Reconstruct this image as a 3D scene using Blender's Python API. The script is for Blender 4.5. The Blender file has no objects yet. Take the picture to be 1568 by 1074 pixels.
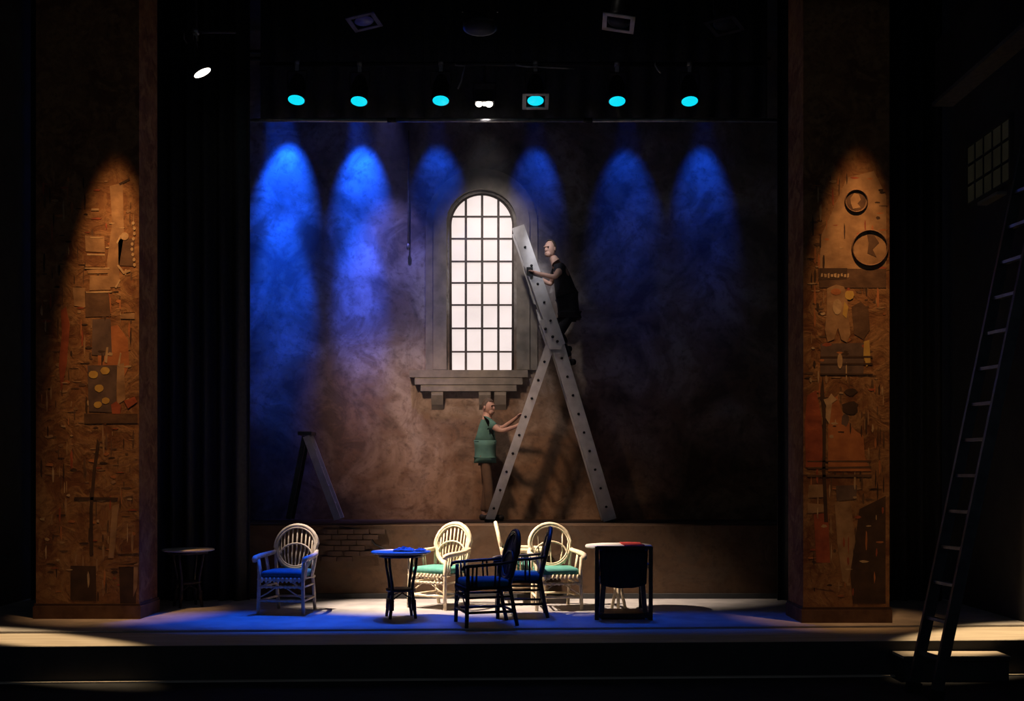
import bpy, bmesh, math, random
from mathutils import Vector, Matrix
random.seed(4)
PI = math.pi
sc = bpy.context.scene
col = sc.collection

# ------------------------------------------------------------------ camera, world, exposure
F = 1700.0                       # focal length in pixels of the 1568 x 1074 frame
EYE = 1.70                       # eye height above the stage floor
HY = 727.0                       # picture row of the horizon
cam_d = bpy.data.cameras.new('camera')
cam_d.sensor_width = 36.0
cam_d.lens = 36.0 * F / 1568.0
cam_d.shift_y = (HY - 537.0) / 1568.0
cam_d.clip_end = 200
cam = bpy.data.objects.new('camera', cam_d)
col.objects.link(cam)
cam.location = (0, 0, EYE)
cam.rotation_euler = (PI / 2, 0, 0)
sc.camera = cam

w = bpy.data.worlds.new('world')
sc.world = w
w.use_nodes = True
bg = w.node_tree.nodes['Background']
bg.inputs[0].default_value = (0.75, 0.9, 1.15, 1)
bg.inputs[1].default_value = 0.034

vs = sc.view_settings
vs.view_transform = 'Standard'
vs.look = 'None'
vs.exposure = 0.0
vs.gamma = 1.0
vs.use_curve_mapping = False
try:
    sc.cycles.use_denoising = True
    sc.cycles.max_bounces = 5
    sc.cycles.sample_clamp_indirect = 3.0
except Exception:
    pass

def P(px, py, d):
    """a place d metres in front of the eye, from where it shows in the photograph"""
    return Vector(((px - 784.0) / F * d, d, EYE + (HY - py) / F * d))

# ------------------------------------------------------------------ materials
MATS = {}
def mat(name, c1, c2=None, scale=6.0, rough=0.7, metal=0.0, bump=0.0, detail=6.0, lo=0.35, hi=0.65, stretch=(1, 1, 1), spec=0.3):
    if name in MATS:
        return MATS[name]
    m = bpy.data.materials.new(name)
    m.use_nodes = True
    nt = m.node_tree
    b = nt.nodes['Principled BSDF']
    b.inputs['Roughness'].default_value = rough
    b.inputs['Metallic'].default_value = metal
    b.inputs['Specular IOR Level'].default_value = spec
    if c2 is None:
        c2 = tuple(v * 0.7 for v in c1)
    tc = nt.nodes.new('ShaderNodeTexCoord')
    mp = nt.nodes.new('ShaderNodeMapping')
    mp.inputs['Scale'].default_value = stretch
    nz = nt.nodes.new('ShaderNodeTexNoise')
    nz.inputs['Scale'].default_value = scale
    nz.inputs['Detail'].default_value = detail
    cr = nt.nodes.new('ShaderNodeValToRGB')
    cr.color_ramp.elements[0].position = lo
    cr.color_ramp.elements[1].position = hi
    cr.color_ramp.elements[0].color = (*c2, 1)
    cr.color_ramp.elements[1].color = (*c1, 1)
    nt.links.new(tc.outputs['Object'], mp.inputs[0])
    nt.links.new(mp.outputs[0], nz.inputs['Vector'])
    nt.links.new(nz.outputs['Fac'], cr.inputs[0])
    nt.links.new(cr.outputs[0], b.inputs['Base Color'])
    if bump:
        bp = nt.nodes.new('ShaderNodeBump')
        bp.inputs['Strength'].default_value = bump
        bp.inputs['Distance'].default_value = 0.02
        nt.links.new(nz.outputs['Fac'], bp.inputs['Height'])
        nt.links.new(bp.outputs[0], b.inputs['Normal'])
    MATS[name] = m
    return m

def glow(name, c, strength, var=0.0, scale=2.0):
    if name in MATS:
        return MATS[name]
    m = bpy.data.materials.new(name)
    m.use_nodes = True
    nt = m.node_tree
    b = nt.nodes['Principled BSDF']
    b.inputs['Base Color'].default_value = (*[min(v, 0.8) * 0.3 for v in c], 1)
    b.inputs['Emission Color'].default_value = (*c, 1)
    b.inputs['Emission Strength'].default_value = strength
    if var:
        tc = nt.nodes.new('ShaderNodeTexCoord')
        nz = nt.nodes.new('ShaderNodeTexNoise')
        nz.inputs['Scale'].default_value = scale
        nz.inputs['Detail'].default_value = 3
        cr = nt.nodes.new('ShaderNodeValToRGB')
        cr.color_ramp.elements[0].position = 0.3
        cr.color_ramp.elements[1].position = 0.7
        cr.color_ramp.elements[0].color = (*[v * (1 - var) for v in c], 1)
        cr.color_ramp.elements[1].color = (*c, 1)
        nt.links.new(tc.outputs['Object'], nz.inputs['Vector'])
        nt.links.new(nz.outputs['Fac'], cr.inputs[0])
        nt.links.new(cr.outputs[0], b.inputs['Emission Color'])
    MATS[name] = m
    return m

def plaster(name, cols, bumpk=0.35, k=1.0, lower=None, z0=1.0, z1=5.0):
    """old mottled plaster: three noises mix four paints"""
    m = bpy.data.materials.new(name)
    m.use_nodes = True
    nt = m.node_tree
    L = nt.links
    b = nt.nodes['Principled BSDF']
    b.inputs['Roughness'].default_value = 0.9
    b.inputs['Specular IOR Level'].default_value = 0.1
    tc = nt.nodes.new('ShaderNodeTexCoord')
    def noise(scale, detail, rough, dist, off):
        mp = nt.nodes.new('ShaderNodeMapping')
        mp.inputs['Location'].default_value = (off, off * 1.7, -off)
        n = nt.nodes.new('ShaderNodeTexNoise')
        n.inputs['Scale'].default_value = scale
        n.inputs['Detail'].default_value = detail
        n.inputs['Roughness'].default_value = rough
        n.inputs['Distortion'].default_value = dist
        L.new(tc.outputs['Object'], mp.inputs[0])
        L.new(mp.outputs[0], n.inputs['Vector'])
        return n
    def ramp(n, lo, hi):
        r = nt.nodes.new('ShaderNodeMapRange')
        r.inputs['From Min'].default_value = lo
        r.inputs['From Max'].default_value = hi
        L.new(n.outputs['Fac'], r.inputs['Value'])
        return r
    def mix(f, a, bb):
        mx = nt.nodes.new('ShaderNodeMix')
        mx.data_type = 'RGBA'
        L.new(f.outputs[0], mx.inputs['Factor'])
        for s, v in ((6, a), (7, bb)):
            if isinstance(v, tuple):
                mx.inputs[s].default_value = (*v, 1)
            else:
                L.new(v.outputs[2], mx.inputs[s])
        return mx
    n1 = noise(0.9 * k, 5, 0.6, 0.6, 3.1)
    n2 = noise(1.9 * k, 6, 0.6, 1.3, 7.7)
    n3 = noise(9.0 * k, 8, 0.7, 0.2, 1.3)
    a = mix(ramp(n1, 0.42, 0.60), cols[0], cols[1])
    c = mix(ramp(n2, 0.46, 0.62), a, cols[2])
    d = mix(ramp(n3, 0.50, 0.80), c, cols[3])
    if lower:                    # multiplies in a browner tone towards the bottom, with a ragged border
        sx = nt.nodes.new('ShaderNodeSeparateXYZ'); L.new(tc.outputs['Object'], sx.inputs[0])
        ad = nt.nodes.new('ShaderNodeMath'); ad.operation = 'MULTIPLY_ADD'
        L.new(n1.outputs['Fac'], ad.inputs[0]); ad.inputs[1].default_value = -3.0; L.new(sx.outputs['Z'], ad.inputs[2])
        mr = nt.nodes.new('ShaderNodeMapRange'); mr.inputs['From Min'].default_value = z1 - 1.5; mr.inputs['From Max'].default_value = z0 - 1.5
        L.new(ad.outputs[0], mr.inputs['Value'])
        dd_ = nt.nodes.new('ShaderNodeMix'); dd_.data_type = 'RGBA'; dd_.blend_type = 'MULTIPLY'
        L.new(mr.outputs[0], dd_.inputs['Factor']); L.new(d.outputs[2], dd_.inputs[6]); dd_.inputs[7].default_value = (*lower, 1)
        d = dd_
    L.new(d.outputs[2], b.inputs['Base Color'])
    bp = nt.nodes.new('ShaderNodeBump')
    bp.inputs['Strength'].default_value = bumpk
    bp.inputs['Distance'].default_value = 0.03
    L.new(n2.outputs['Fac'], bp.inputs['Height'])
    L.new(bp.outputs[0], b.inputs['Normal'])
    MATS[name] = m
    return m

M_wall = plaster('old_plaster', [(0.40, 0.365, 0.33), (0.125, 0.112, 0.105), (0.23, 0.19, 0.16), (0.085, 0.075, 0.068)], lower=(0.95, 0.62, 0.38), z0=1.6, z1=4.6)
M_low = plaster('brown_plaster', [(0.105, 0.062, 0.038), (0.07, 0.042, 0.028), (0.09, 0.06, 0.042), (0.05, 0.032, 0.022)])
M_stone = mat('carved_stone', (0.30, 0.26, 0.21), (0.17, 0.15, 0.125), 4, 0.9, bump=0.4)
M_stage = mat('stage_floor_cloth', (0.36, 0.34, 0.33), (0.25, 0.24, 0.24), 3, 0.6, bump=0.1, spec=0.2)
M_apron = mat('pale_apron_boards', (0.46, 0.41, 0.34), (0.36, 0.31, 0.25), 3, 0.7, stretch=(0.4, 3, 1))
M_black = mat('black_paint', (0.050, 0.050, 0.052), (0.040, 0.040, 0.042), 5, 0.8, spec=0.15)
M_velour = mat('black_velour', (0.050, 0.051, 0.056), (0.036, 0.037, 0.042), 20, 0.95, spec=0.05)
M_pit = mat('dark_pit_floor', (0.035, 0.036, 0.040), (0.022, 0.023, 0.026), 3, 0.8, spec=0.1)
M_edge = mat('worn_edge_trim', (0.34, 0.24, 0.17), (0.2, 0.13, 0.09), 8, 0.6)
M_iron = mat('black_iron', (0.03, 0.03, 0.032), (0.018, 0.018, 0.02), 12, 0.45, metal=0.6)
M_lead = mat('window_lead', (0.13, 0.105, 0.09), (0.09, 0.075, 0.065), 12, 0.7)
M_steel = mat('grey_steel', (0.36, 0.36, 0.37), (0.22, 0.22, 0.23), 10, 0.4, metal=0.7)
M_alu = mat('aluminium', (0.62, 0.60, 0.60), (0.48, 0.46, 0.46), 7, 0.5, metal=0.15)
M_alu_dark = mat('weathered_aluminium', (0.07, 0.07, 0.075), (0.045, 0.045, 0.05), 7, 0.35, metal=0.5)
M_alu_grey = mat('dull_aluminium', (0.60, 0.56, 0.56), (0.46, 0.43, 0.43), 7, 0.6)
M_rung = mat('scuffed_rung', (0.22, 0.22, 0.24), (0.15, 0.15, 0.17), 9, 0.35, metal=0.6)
M_rattan = mat('pale_rattan', (0.80, 0.68, 0.48), (0.62, 0.50, 0.33), 18, 0.5, bump=0.15)
M_rattan_grey = mat('bleached_rattan', (0.56, 0.50, 0.42), (0.40, 0.34, 0.28), 18, 0.55, bump=0.15)
M_dark = mat('dark_stained_cane', (0.045, 0.032, 0.028), (0.022, 0.016, 0.014), 14, 0.45, bump=0.1)
M_teal = mat('teal_cushion', (0.09, 0.30, 0.24), (0.06, 0.23, 0.19), 14, 0.85, bump=0.1)
M_navy = mat('blue_green_cushion', (0.02, 0.14, 0.20), (0.014, 0.10, 0.15), 14, 0.85, bump=0.1)
M_tabletop = mat('white_table_top', (0.74, 0.70, 0.66), (0.60, 0.56, 0.52), 5, 0.5)
M_red = mat('red_cloth', (0.42, 0.035, 0.03), (0.24, 0.02, 0.02), 12, 0.85, bump=0.2)
M_paper = mat('crumpled_paper', (0.62, 0.60, 0.72), (0.40, 0.38, 0.52), 16, 0.8)
M_fabric = mat('dark_upholstery', (0.022, 0.026, 0.028), (0.012, 0.014, 0.016), 9, 0.9, stretch=(3, 1, 0.6))
M_redwood = mat('red_brown_wood', (0.20, 0.07, 0.035), (0.10, 0.035, 0.02), 6, 0.5, stretch=(0.5, 4, 4))
M_purple = mat('worn_dark_wood', (0.16, 0.12, 0.12), (0.06, 0.045, 0.045), 6, 0.45, stretch=(4, 4, 0.5))
M_skin = mat('skin', (0.50, 0.30, 0.23), (0.42, 0.24, 0.18), 8, 0.6)
M_hair = mat('hair', (0.10, 0.07, 0.05), (0.06, 0.04, 0.03), 30, 0.7)
M_teeshirt = mat('teal_shirt', (0.10, 0.22, 0.18), (0.07, 0.16, 0.14), 7, 0.9)
M_trous = mat('brown_trousers', (0.16, 0.09, 0.05), (0.11, 0.065, 0.04), 7, 0.9)  # brown like the wall, standing in for haze over the legs
M_blackcloth = mat('black_workwear', (0.022, 0.022, 0.028), (0.012, 0.012, 0.016), 7, 0.9)
M_eye = mat('eye', (0.03, 0.02, 0.02), None, 5, 0.3)
M_shoe = mat('shoe', (0.03, 0.025, 0.022), None, 5, 0.6)
M_brick = mat('old_brick', (0.09, 0.052, 0.036), (0.06, 0.036, 0.026), 9, 0.9, bump=0.3)

# ------------------------------------------------------------------ mesh helpers
class MB:
    def __init__(self):
        self.v = []; self.f = []; self.sm = []
    def add(self, vs_, fs_, smooth=False):
        o = len(self.v)
        self.v += [tuple(p) for p in vs_]
        self.f += [tuple(i + o for i in q) for q in fs_]
        self.sm += [smooth] * len(fs_)
        return self
    def box(self, c, s, R=None):
        c = Vector(c); pts = []
        for z in (-.5, .5):
            for x, y in ((-.5, -.5), (.5, -.5), (.5, .5), (-.5, .5)):
                p = Vector((x * s[0], y * s[1], z * s[2]))
                pts.append(c + (R @ p if R else p))
        return self.add(pts, [(3, 2, 1, 0), (4, 5, 6, 7), (0, 1, 5, 4), (1, 2, 6, 5), (2, 3, 7, 6), (3, 0, 4, 7)])
    def rbox(self, c, s, r, n=3, R=None, puff=0.0):
        """rounded box as a superellipsoid-like lofted stack"""
        c = Vector(c); rings = []
        prof = []
        for i in range(n + 1):
            a = PI / 2 * i / n
            prof.append((-s[2] / 2 + r - r * math.cos(a) , r - r * math.sin(a)))
        prof = prof + [(-z, q) for z, q in reversed(prof)]
        seg = 4
        for z, inset in prof:
            ring = []
            hx, hy = s[0] / 2 - inset, s[1] / 2 - inset
            rr = min(r * 1.6, hx, hy)
            for cx, cy, a0 in ((hx - rr, hy - rr, 0), (-hx + rr, hy - rr, PI / 2), (-hx + rr, -hy + rr, PI), (hx - rr, -hy + rr, 1.5 * PI)):
                for k in range(seg + 1):
                    a = a0 + PI / 2 * k / seg
                    ring.append(Vector((cx + rr * math.cos(a), cy + rr * math.sin(a), z)))
            rings.append(ring)
        N = len(rings[0]); vs_ = []; fs_ = []
        for ring in rings:
            vs_ += [c + (R @ p if R else p) for p in ring]
        for i in range(len(rings) - 1):
            for k in range(N):
                fs_.append((i * N + k, i * N + (k + 1) % N, (i + 1) * N + (k + 1) % N, (i + 1) * N + k))
        top = Vector((0, 0, s[2] / 2 + puff)); bot = Vector((0, 0, -s[2] / 2))
        vs_ += [c + (R @ bot if R else bot), c + (R @ top if R else top)]
        b0 = len(vs_) - 2
        for k in range(N):
            fs_.append((b0, (k + 1) % N, k))
            fs_.append((b0 + 1, (len(rings) - 1) * N + k, (len(rings) - 1) * N + (k + 1) % N))
        return self.add(vs_, fs_, True)
    def tube(self, path, r, seg=8, closed=False, cap=True):
        path = [Vector(p) for p in path]
        n = len(path)
        rs = r if isinstance(r, (list, tuple)) else [r] * n
        rings = []
        t0 = (path[1] - path[0]).normalized()
        up = Vector((0, 0, 1)) if abs(t0.z) < 0.9 else Vector((1, 0, 0))
        nrm = t0.cross(up).normalized()
        for i in range(n):
            if closed:
                t = path[(i + 1) % n] - path[i - 1]
            else:
                t = path[min(i + 1, n - 1)] - path[max(i - 1, 0)]
            if t.length < 1e-9: t = t0
            t = t.normalized()
            nrm = (nrm - t * nrm.dot(t))
            nrm = nrm.normalized() if nrm.length > 1e-6 else t.orthogonal().normalized()
            bn = t.cross(nrm)
            rings.append([path[i] + (nrm * math.cos(2 * PI * k / seg) + bn * math.sin(2 * PI * k / seg)) * rs[i] for k in range(seg)])
        vs_ = [p for ring in rings for p in ring]; fs_ = []
        for i in range(n if closed else n - 1):
            j = (i + 1) % n
            for k in range(seg):
                fs_.append((i * seg + k, i * seg + (k + 1) % seg, j * seg + (k + 1) % seg, j * seg + k))
        if not closed and cap:
            fs_.append(tuple(reversed(range(seg))))
            fs_.append(tuple((n - 1) * seg + k for k in range(seg)))
        return self.add(vs_, fs_, True)
    def bar(self, a, b, w_, h_, side=Vector((0, 1, 0))):
        """rectangular bar from a to b; w_ along side, h_ across"""
        a = Vector(a); b = Vector(b)
        t = (b - a).normalized()
        s = (side - t * side.dot(t)).normalized()
        u = t.cross(s)
        pts = []
        for p in (a, b):
            for x, y in ((-.5, -.5), (.5, -.5), (.5, .5), (-.5, .5)):
                pts.append(p + s * (x * w_) + u * (y * h_))
        return self.add(pts, [(3, 2, 1, 0), (4, 5, 6, 7), (0, 1, 5, 4), (1, 2, 6, 5), (2, 3, 7, 6), (3, 0, 4, 7)])
    def lathe(self, prof, c=(0, 0, 0), R=None, seg=16):
        c = Vector(c); vs_ = []; fs_ = []
        for r, z in prof:
            for k in range(seg):
                p = Vector((r * math.cos(2 * PI * k / seg), r * math.sin(2 * PI * k / seg), z))
                vs_.append(c + (R @ p if R else p))
        for i in range(len(prof) - 1):
            for k in range(seg):
                fs_.append((i * seg + k, i * seg + (k + 1) % seg, (i + 1) * seg + (k + 1) % seg, (i + 1) * seg + k))
        fs_.append(tuple(reversed(range(seg))))
        fs_.append(tuple((len(prof) - 1) * seg + k for k in range(seg)))
        return self.add(vs_, fs_, True)
    def prism(self, pts, off):
        """polygon (3-D points) pushed along off"""
        pts = [Vector(p) for p in pts]; n = len(pts); off = Vector(off)
        vs_ = pts + [p + off for p in pts]
        fs_ = [tuple(range(n)), tuple(reversed(range(n, 2 * n)))]
        for k in range(n):
            fs_.append((k, n + k, n + (k + 1) % n, (k + 1) % n))
        return self.add(vs_, fs_)
    def sphere(self, c, r, seg=10, rings=6, R=None):
        r = Vector(r) if not isinstance(r, (int, float)) else Vector((r, r, r))
        c = Vector(c); vs_ = []; fs_ = []
        for i in range(rings + 1):
            th = PI * i / rings
            for k in range(seg):
                p = Vector((r.x * math.sin(th) * math.cos(2 * PI * k / seg), r.y * math.sin(th) * math.sin(2 * PI * k / seg), r.z * math.cos(th)))
                vs_.append(c + (R @ p if R else p))
        for i in range(rings):
            for k in range(seg):
                fs_.append((i * seg + k, (i + 1) * seg + k, (i + 1) * seg + (k + 1) % seg, i * seg + (k + 1) % seg))
        return self.add(vs_, fs_, True)
    def mesh(self, name, m):
        me = bpy.data.meshes.new(name)
        me.from_pydata(self.v, [], self.f)
        me.polygons.foreach_set('use_smooth', self.sm)
        bm = bmesh.new(); bm.from_mesh(me)
        bmesh.ops.remove_doubles(bm, verts=bm.verts, dist=1e-6)
        bmesh.ops.recalc_face_normals(bm, faces=bm.faces)
        bm.to_mesh(me); bm.free()
        me.materials.append(m)
        return me
    def build(self, name, m, parent=None):
        o = bpy.data.objects.new(name, self.mesh(name, m))
        col.objects.link(o)
        o.parent = parent
        return o

def tag(o, label=None, cat=None, group=None, kind=None):
    if label: o['label'] = label
    if cat: o['category'] = cat
    if group: o['group'] = group
    if kind: o['kind'] = kind
    return o
def thing(name, loc=(0, 0, 0), rz=0.0):
    o = bpy.data.objects.new(name, None)
    o.empty_display_size = 0.1
    col.objects.link(o)
    o.location = loc
    o.rotation_euler = (0, 0, rz)
    return o
def struct(o):
    o['kind'] = 'structure'
    return o
def inst(name, me, parent, loc=None, mw=None):
    o = bpy.data.objects.new(name, me)
    col.objects.link(o); o.parent = parent
    if mw is not None: o.matrix_local = mw
    elif loc is not None: o.location = loc
    return o
def copy_tree(o, parent=None):
    c = o.copy(); col.objects.link(c)
    if parent is not None: c.parent = parent
    for ch in list(o.children): copy_tree(ch, c)
    return c
def lookrot(d):
    """rotation taking local +Z to d"""
    return Vector(d).normalized().to_track_quat('Z', 'Y').to_matrix()
def arc(c, rx, rz, a0, a1, n, y=0.0):
    return [Vector((c[0] + rx * math.cos(a0 + (a1 - a0) * i / n), y, c[1] + rz * math.sin(a0 + (a1 - a0) * i / n))) for i in range(n + 1)]

# ------------------------------------------------------------------ the stage house
WALL_D = 17.0
def fy(y):                       # distance at which the stage floor shows on picture row y
    return F * EYE / (y - HY)
# stage floor (front edge runs slightly askew), small step, apron, pit floor
def slab(name, quad, z0, z1, m):
    mb = MB()
    mb.prism([(x, y, z0) for x, y in quad], (0, 0, z1 - z0))
    return struct(mb.build(name, m))
def edge(x, dl, dr):             # y of a line that is dl away at x=-5.5 and dr at x=5.3
    return dl + (dr - dl) * (x + 5.5) / 10.8
XL, XR = -6.6, 5.9
stage = slab('floor', [(XL, edge(XL, 12.04, 12.56)), (XR, edge(XR, 12.04, 12.56)), (XR, 17.4), (XL, 17.4)], -0.38, 0.0, M_stage)
apron = slab('floor_apron', [(XL, edge(XL, 11.08, 11.55)), (XR, edge(XR, 11.08, 11.55)), (XR, edge(XR, 12.035, 12.555)), (XL, edge(XL, 12.035, 12.555))], -0.38, -0.022, M_apron)
pit = slab('floor_pit', [(-9, -4), (9, -4), (9, 17.6), (-9, 17.6)], -0.5, -0.381, M_pit)
mb = MB()
mb.bar((XL, edge(XL, 12.03, 12.55), -0.009), (XR, edge(XR, 12.03, 12.55), -0.009), 0.03, 0.018)
struct(mb.build('trim_1', M_stage))
mb = MB()
mb.bar((XL, edge(XL, 11.07, 11.54), -0.202), (XR, edge(XR, 11.07, 11.54), -0.202), 0.02, 0.354)
struct(mb.build('trim_2', M_black))
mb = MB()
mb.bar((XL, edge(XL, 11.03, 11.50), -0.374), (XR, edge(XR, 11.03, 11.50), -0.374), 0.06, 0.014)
struct(mb.build('trim_3', M_apron))  # pale strip added to read as a lit line of pit floor
# black ceiling and side walls of the stage house
slab('ceiling', [(-6.9, 9.0), (6.2, 9.0), (6.2, 17.6), (-6.9, 17.6)], 8.6, 8.7, M_black)
mb = MB(); mb.box((XL - 0.1, 13.3, 4.1), (0.2, 8.6, 9.0)); struct(mb.build('wall_left', M_black))
mb = MB(); mb.box((XR + 0.1, 13.3, 4.1), (0.2, 8.6, 9.0)); wr = struct(mb.build('wall_right', M_black))

# back wall with an arched opening
d = WALL_D
wx0, wx1 = P(688, 0, d).x, P(787, 0, d).x
wcx, wr_ = (wx0 + wx1) / 2, (wx1 - wx0) / 2
wz0 = P(0, 567, d).z
wz1 = P(0, 343, d).z             # spring line
wtop = P(0, 295, d).z
arz = wtop - wz1
NA = 24
arch = [Vector((wcx + wr_ * math.cos(PI * i / NA), d, wz1 + arz * math.sin(PI * i / NA))) for i in range(NA + 1)]
mb = MB()
X0, X1, Z0, Z1 = -4.3, 4.2, 1.0, 8.5
def q(a, b, c_, e): mb.add([a, b, c_, e], [(0, 1, 2, 3)])
q((X0, d, Z0), (wx0, d, Z0), (wx0, d, Z1), (X0, d, Z1))
q((wx1, d, Z0), (X1, d, Z0), (X1, d, Z1), (wx1, d, Z1))
q((wx0, d, Z0), (wx1, d, Z0), (wx1, d, wz0), (wx0, d, wz0))
for i in range(NA):
    a, b = arch[i], arch[i + 1]
    q(tuple(a), (a.x, d, Z1), (b.x, d, Z1), tuple(b))
outline = [Vector((wx1, d, wz0))] + arch + [Vector((wx0, d, wz0))]
for i in range(len(outline)):
    a, b = outline[i], outline[(i + 1) % len(outline)]
    q(tuple(a), tuple(b), (b.x, d + 0.22, b.z), (a.x, d + 0.22, a.z))
q((X0, d + 0.25, Z0), (X1, d + 0.25, Z0), (X1, d + 0.25, Z1), (X0, d + 0.25, Z1))
q((X0, d, Z0), (X0, d + 0.25, Z0), (X0, d + 0.25, Z1), (X0, d, Z1))
q((X1, d, Z0), (X1, d + 0.25, Z0), (X1, d + 0.25, Z1), (X1, d, Z1))
wall_back = struct(mb.build('wall_back', M_wall))

# the window: lead bars and single panes
win = struct(thing('window_1', (wcx, d + 0.10, wz0)))
O = Vector((wcx, d + 0.10, wz0))
xl = [P(v, 0, d).x - wcx for v in (688, 713, 738, 763, 787)]
zl = [P(0, v, d).z - wz0 for v in (567, 538, 502, 466, 432, 399, 364, 330)] + [wtop - wz0]
spring = wz1 - wz0
def archz(x):
    t = max(-1, min(1, x / wr_))
    return spring + arz * math.sqrt(max(0, 1 - t * t))
M_pane = glow('frosted_lit_pane', (0.95, 0.80, 0.76), 1.05, 0.18, 1.6)
for r in range(8):
    for c_ in range(4):
        xa, xb, za, zb = xl[c_] + 0.012, xl[c_ + 1] - 0.012, zl[r] + 0.012, zl[r + 1] - 0.012
        pts = []
        n = 6
        tops = []
        for k in range(n + 1):
            x = xa + (xb - xa) * k / n
            tops.append((x, min(zb, archz(x) - 0.02)))
        tops = [t for t in tops if t[1] > za + 0.005]
        if len(tops) < 2: continue
        poly = [(tops[0][0], za), (tops[-1][0], za)] + [t for t in reversed(tops)]
        m_ = MB(); m_.prism([(x, 0.0, z) for x, z in poly], (0, 0.012, 0))
        m_.build('pane', M_pane, win)
for k in (1, 2, 3):
    m_ = MB(); m_.box((xl[k], -0.006, archz(xl[k]) / 2), (0.036, 0.04, archz(xl[k]))); m_.build('muntin', M_lead, win)
for k in range(1, 8):
    z = zl[k]
    hx = wr_ if z <= spring else wr_ * math.sqrt(max(0, 1 - ((z - spring) / arz) ** 2))
    m_ = MB(); m_.box((0, -0.010, z), (2 * hx, 0.03, 0.026)); m_.build('muntin', M_lead, win)
m_ = MB()
fp = [Vector((-wr_ + 0.015, -0.02, 0.0))] + [Vector((p.x * 0.985, -0.02, p.z)) for p in reversed([a - O for a in arch])] + [Vector((wr_ - 0.015, -0.02, 0.0))]
for p in fp: p.y = -0.02
m_.tube(fp, 0.026, 6)
m_.build('window_frame', M_lead, win)

# carved surround, sill and corbels of the window
sur = struct(thing('trim_4', (wcx, d, wz0)))
m_ = MB()
inner = [Vector((wr_ + 0.04, 0, 0))] + [Vector((math.cos(PI * i / NA) * (wr_ + 0.04), 0, spring + (arz + 0.04) * math.sin(PI * i / NA))) for i in range(NA + 1)] + [Vector((-wr_ - 0.04, 0, 0))]
for s, wdt, th in ((0, 0.20, 0.07), (0.20, 0.12, 0.035)):
    io, oo = 0.04 + s, 0.04 + s + wdt
    def ring(g): return [Vector((wr_ + g, 0, 0))] + [Vector((math.cos(PI * i / NA) * (wr_ + g), 0, spring + (arz + g) * math.sin(PI * i / NA))) for i in range(NA + 1)] + [Vector((-wr_ - g, 0, 0))]
    A, B = ring(io), ring(oo)
    m2 = MB()
    for i in range(len(A) - 1):
        f4 = [A[i], B[i], B[i + 1], A[i + 1]]
        m2.add(f4 + [p + Vector((0, -th, 0)) for p in f4], [(0, 1, 2, 3), (7, 6, 5, 4), (0, 4, 5, 1), (1, 5, 6, 2), (2, 6, 7, 3), (3, 7, 4, 0)])
    m2.build('architrave', M_stone, sur)
sx0, sx1 = P(628, 0, d).x - wcx, P(808, 0, d).x - wcx
sc_, sw = (sx0 + sx1) / 2, sx1 - sx0
for zt, hh, ww, pr in ((-0.01, 0.11, sw, 0.125), (-0.12, 0.11, sw - 0.16, 0.118), (-0.23, 0.10, sw - 0.34, 0.11)):
    m2 = MB(); m2.box((sc_, -pr / 2, zt - hh / 2), (ww, pr, hh)); m2.build('window_sill', M_stone, sur)
for x in (sx0 + 0.42, 0.05, sx1 - 0.42):
    m2 = MB()
    prof = [(0, 0), (-0.10, 0), (-0.10, -0.08), (-0.05, -0.22), (0, -0.30)]
    m2.prism([(x - 0.09, y, z - 0.31) for y, z in prof], (0.18, 0, 0))
    m2.build('corbel', M_stone, sur)

# low painted wall in front of the raised rear platform, exposed bricks, skirting
LW = 15.22
lx0, lx1 = -4.3, 4.2
lz = P(0, 805, LW).z
mb = MB(); mb.box(((lx0 + lx1) / 2, LW + 0.06, lz / 2), (lx1 - lx0, 0.12, lz)); low = struct(mb.build('wall_low', M_low))
mb = MB(); mb.box(((lx0 + lx1) / 2, LW - 0.02, 0.035), (lx1 - lx0, 0.04, 0.07)); struct(mb.build('baseboard_back', M_black))
mb = MB(); mb.box(((lx0 + lx1) / 2, (LW + 0.12 + WALL_D) / 2, lz - 0.02), (lx1 - lx0, WALL_D - LW - 0.12, 0.06)); struct(mb.build('floor_platform', M_low))
PZ = lz + 0.01
bme = MB(); bme.box((0, 0, 0), (0.20, 0.05, 0.062)); bme = bme.mesh('brick', M_brick)
for r in range(6):
    n = (4, 4, 3, 3, 2, 2)[5 - r] if r > 2 else (2, 3, 3)[r]
    for k in range(n):
        b = P(505, 845, LW); 
        o = inst('brick', bme, low, (b.x + (k + (0.5 if r % 2 else 0)) * 0.215 + random.uniform(-.01, .01) - 0.02 * r, LW - 0.004 - random.uniform(0, .006), b.z - 0.1 + r * 0.075))
# a fallen-plaster crack beside the bricks
mb = MB()
mb.tube([P(x, y, LW - 0.004) for x, y in ((520, 801 + 6), (552, 812), (566, 822), (574, 834), (590, 842), (602, 850))], [0.006, 0.014, 0.018, 0.014, 0.012, 0.004], 6)
mb.build('plaster_crack', M_black, low)
# thin hanging cable on the wall
mb = MB()
mb.tube([P(626, 200, 16.9), P(625.5, 300, 16.9), P(625, 372, 16.9)], 0.012, 6)
mb.sphere(P(625, 378, 16.9), (0.03, 0.03, 0.05))
tag(mb.build('hanging_cable', M_steel), 'thin grey cable hanging down the plaster left of the arched window', 'cable')

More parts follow.
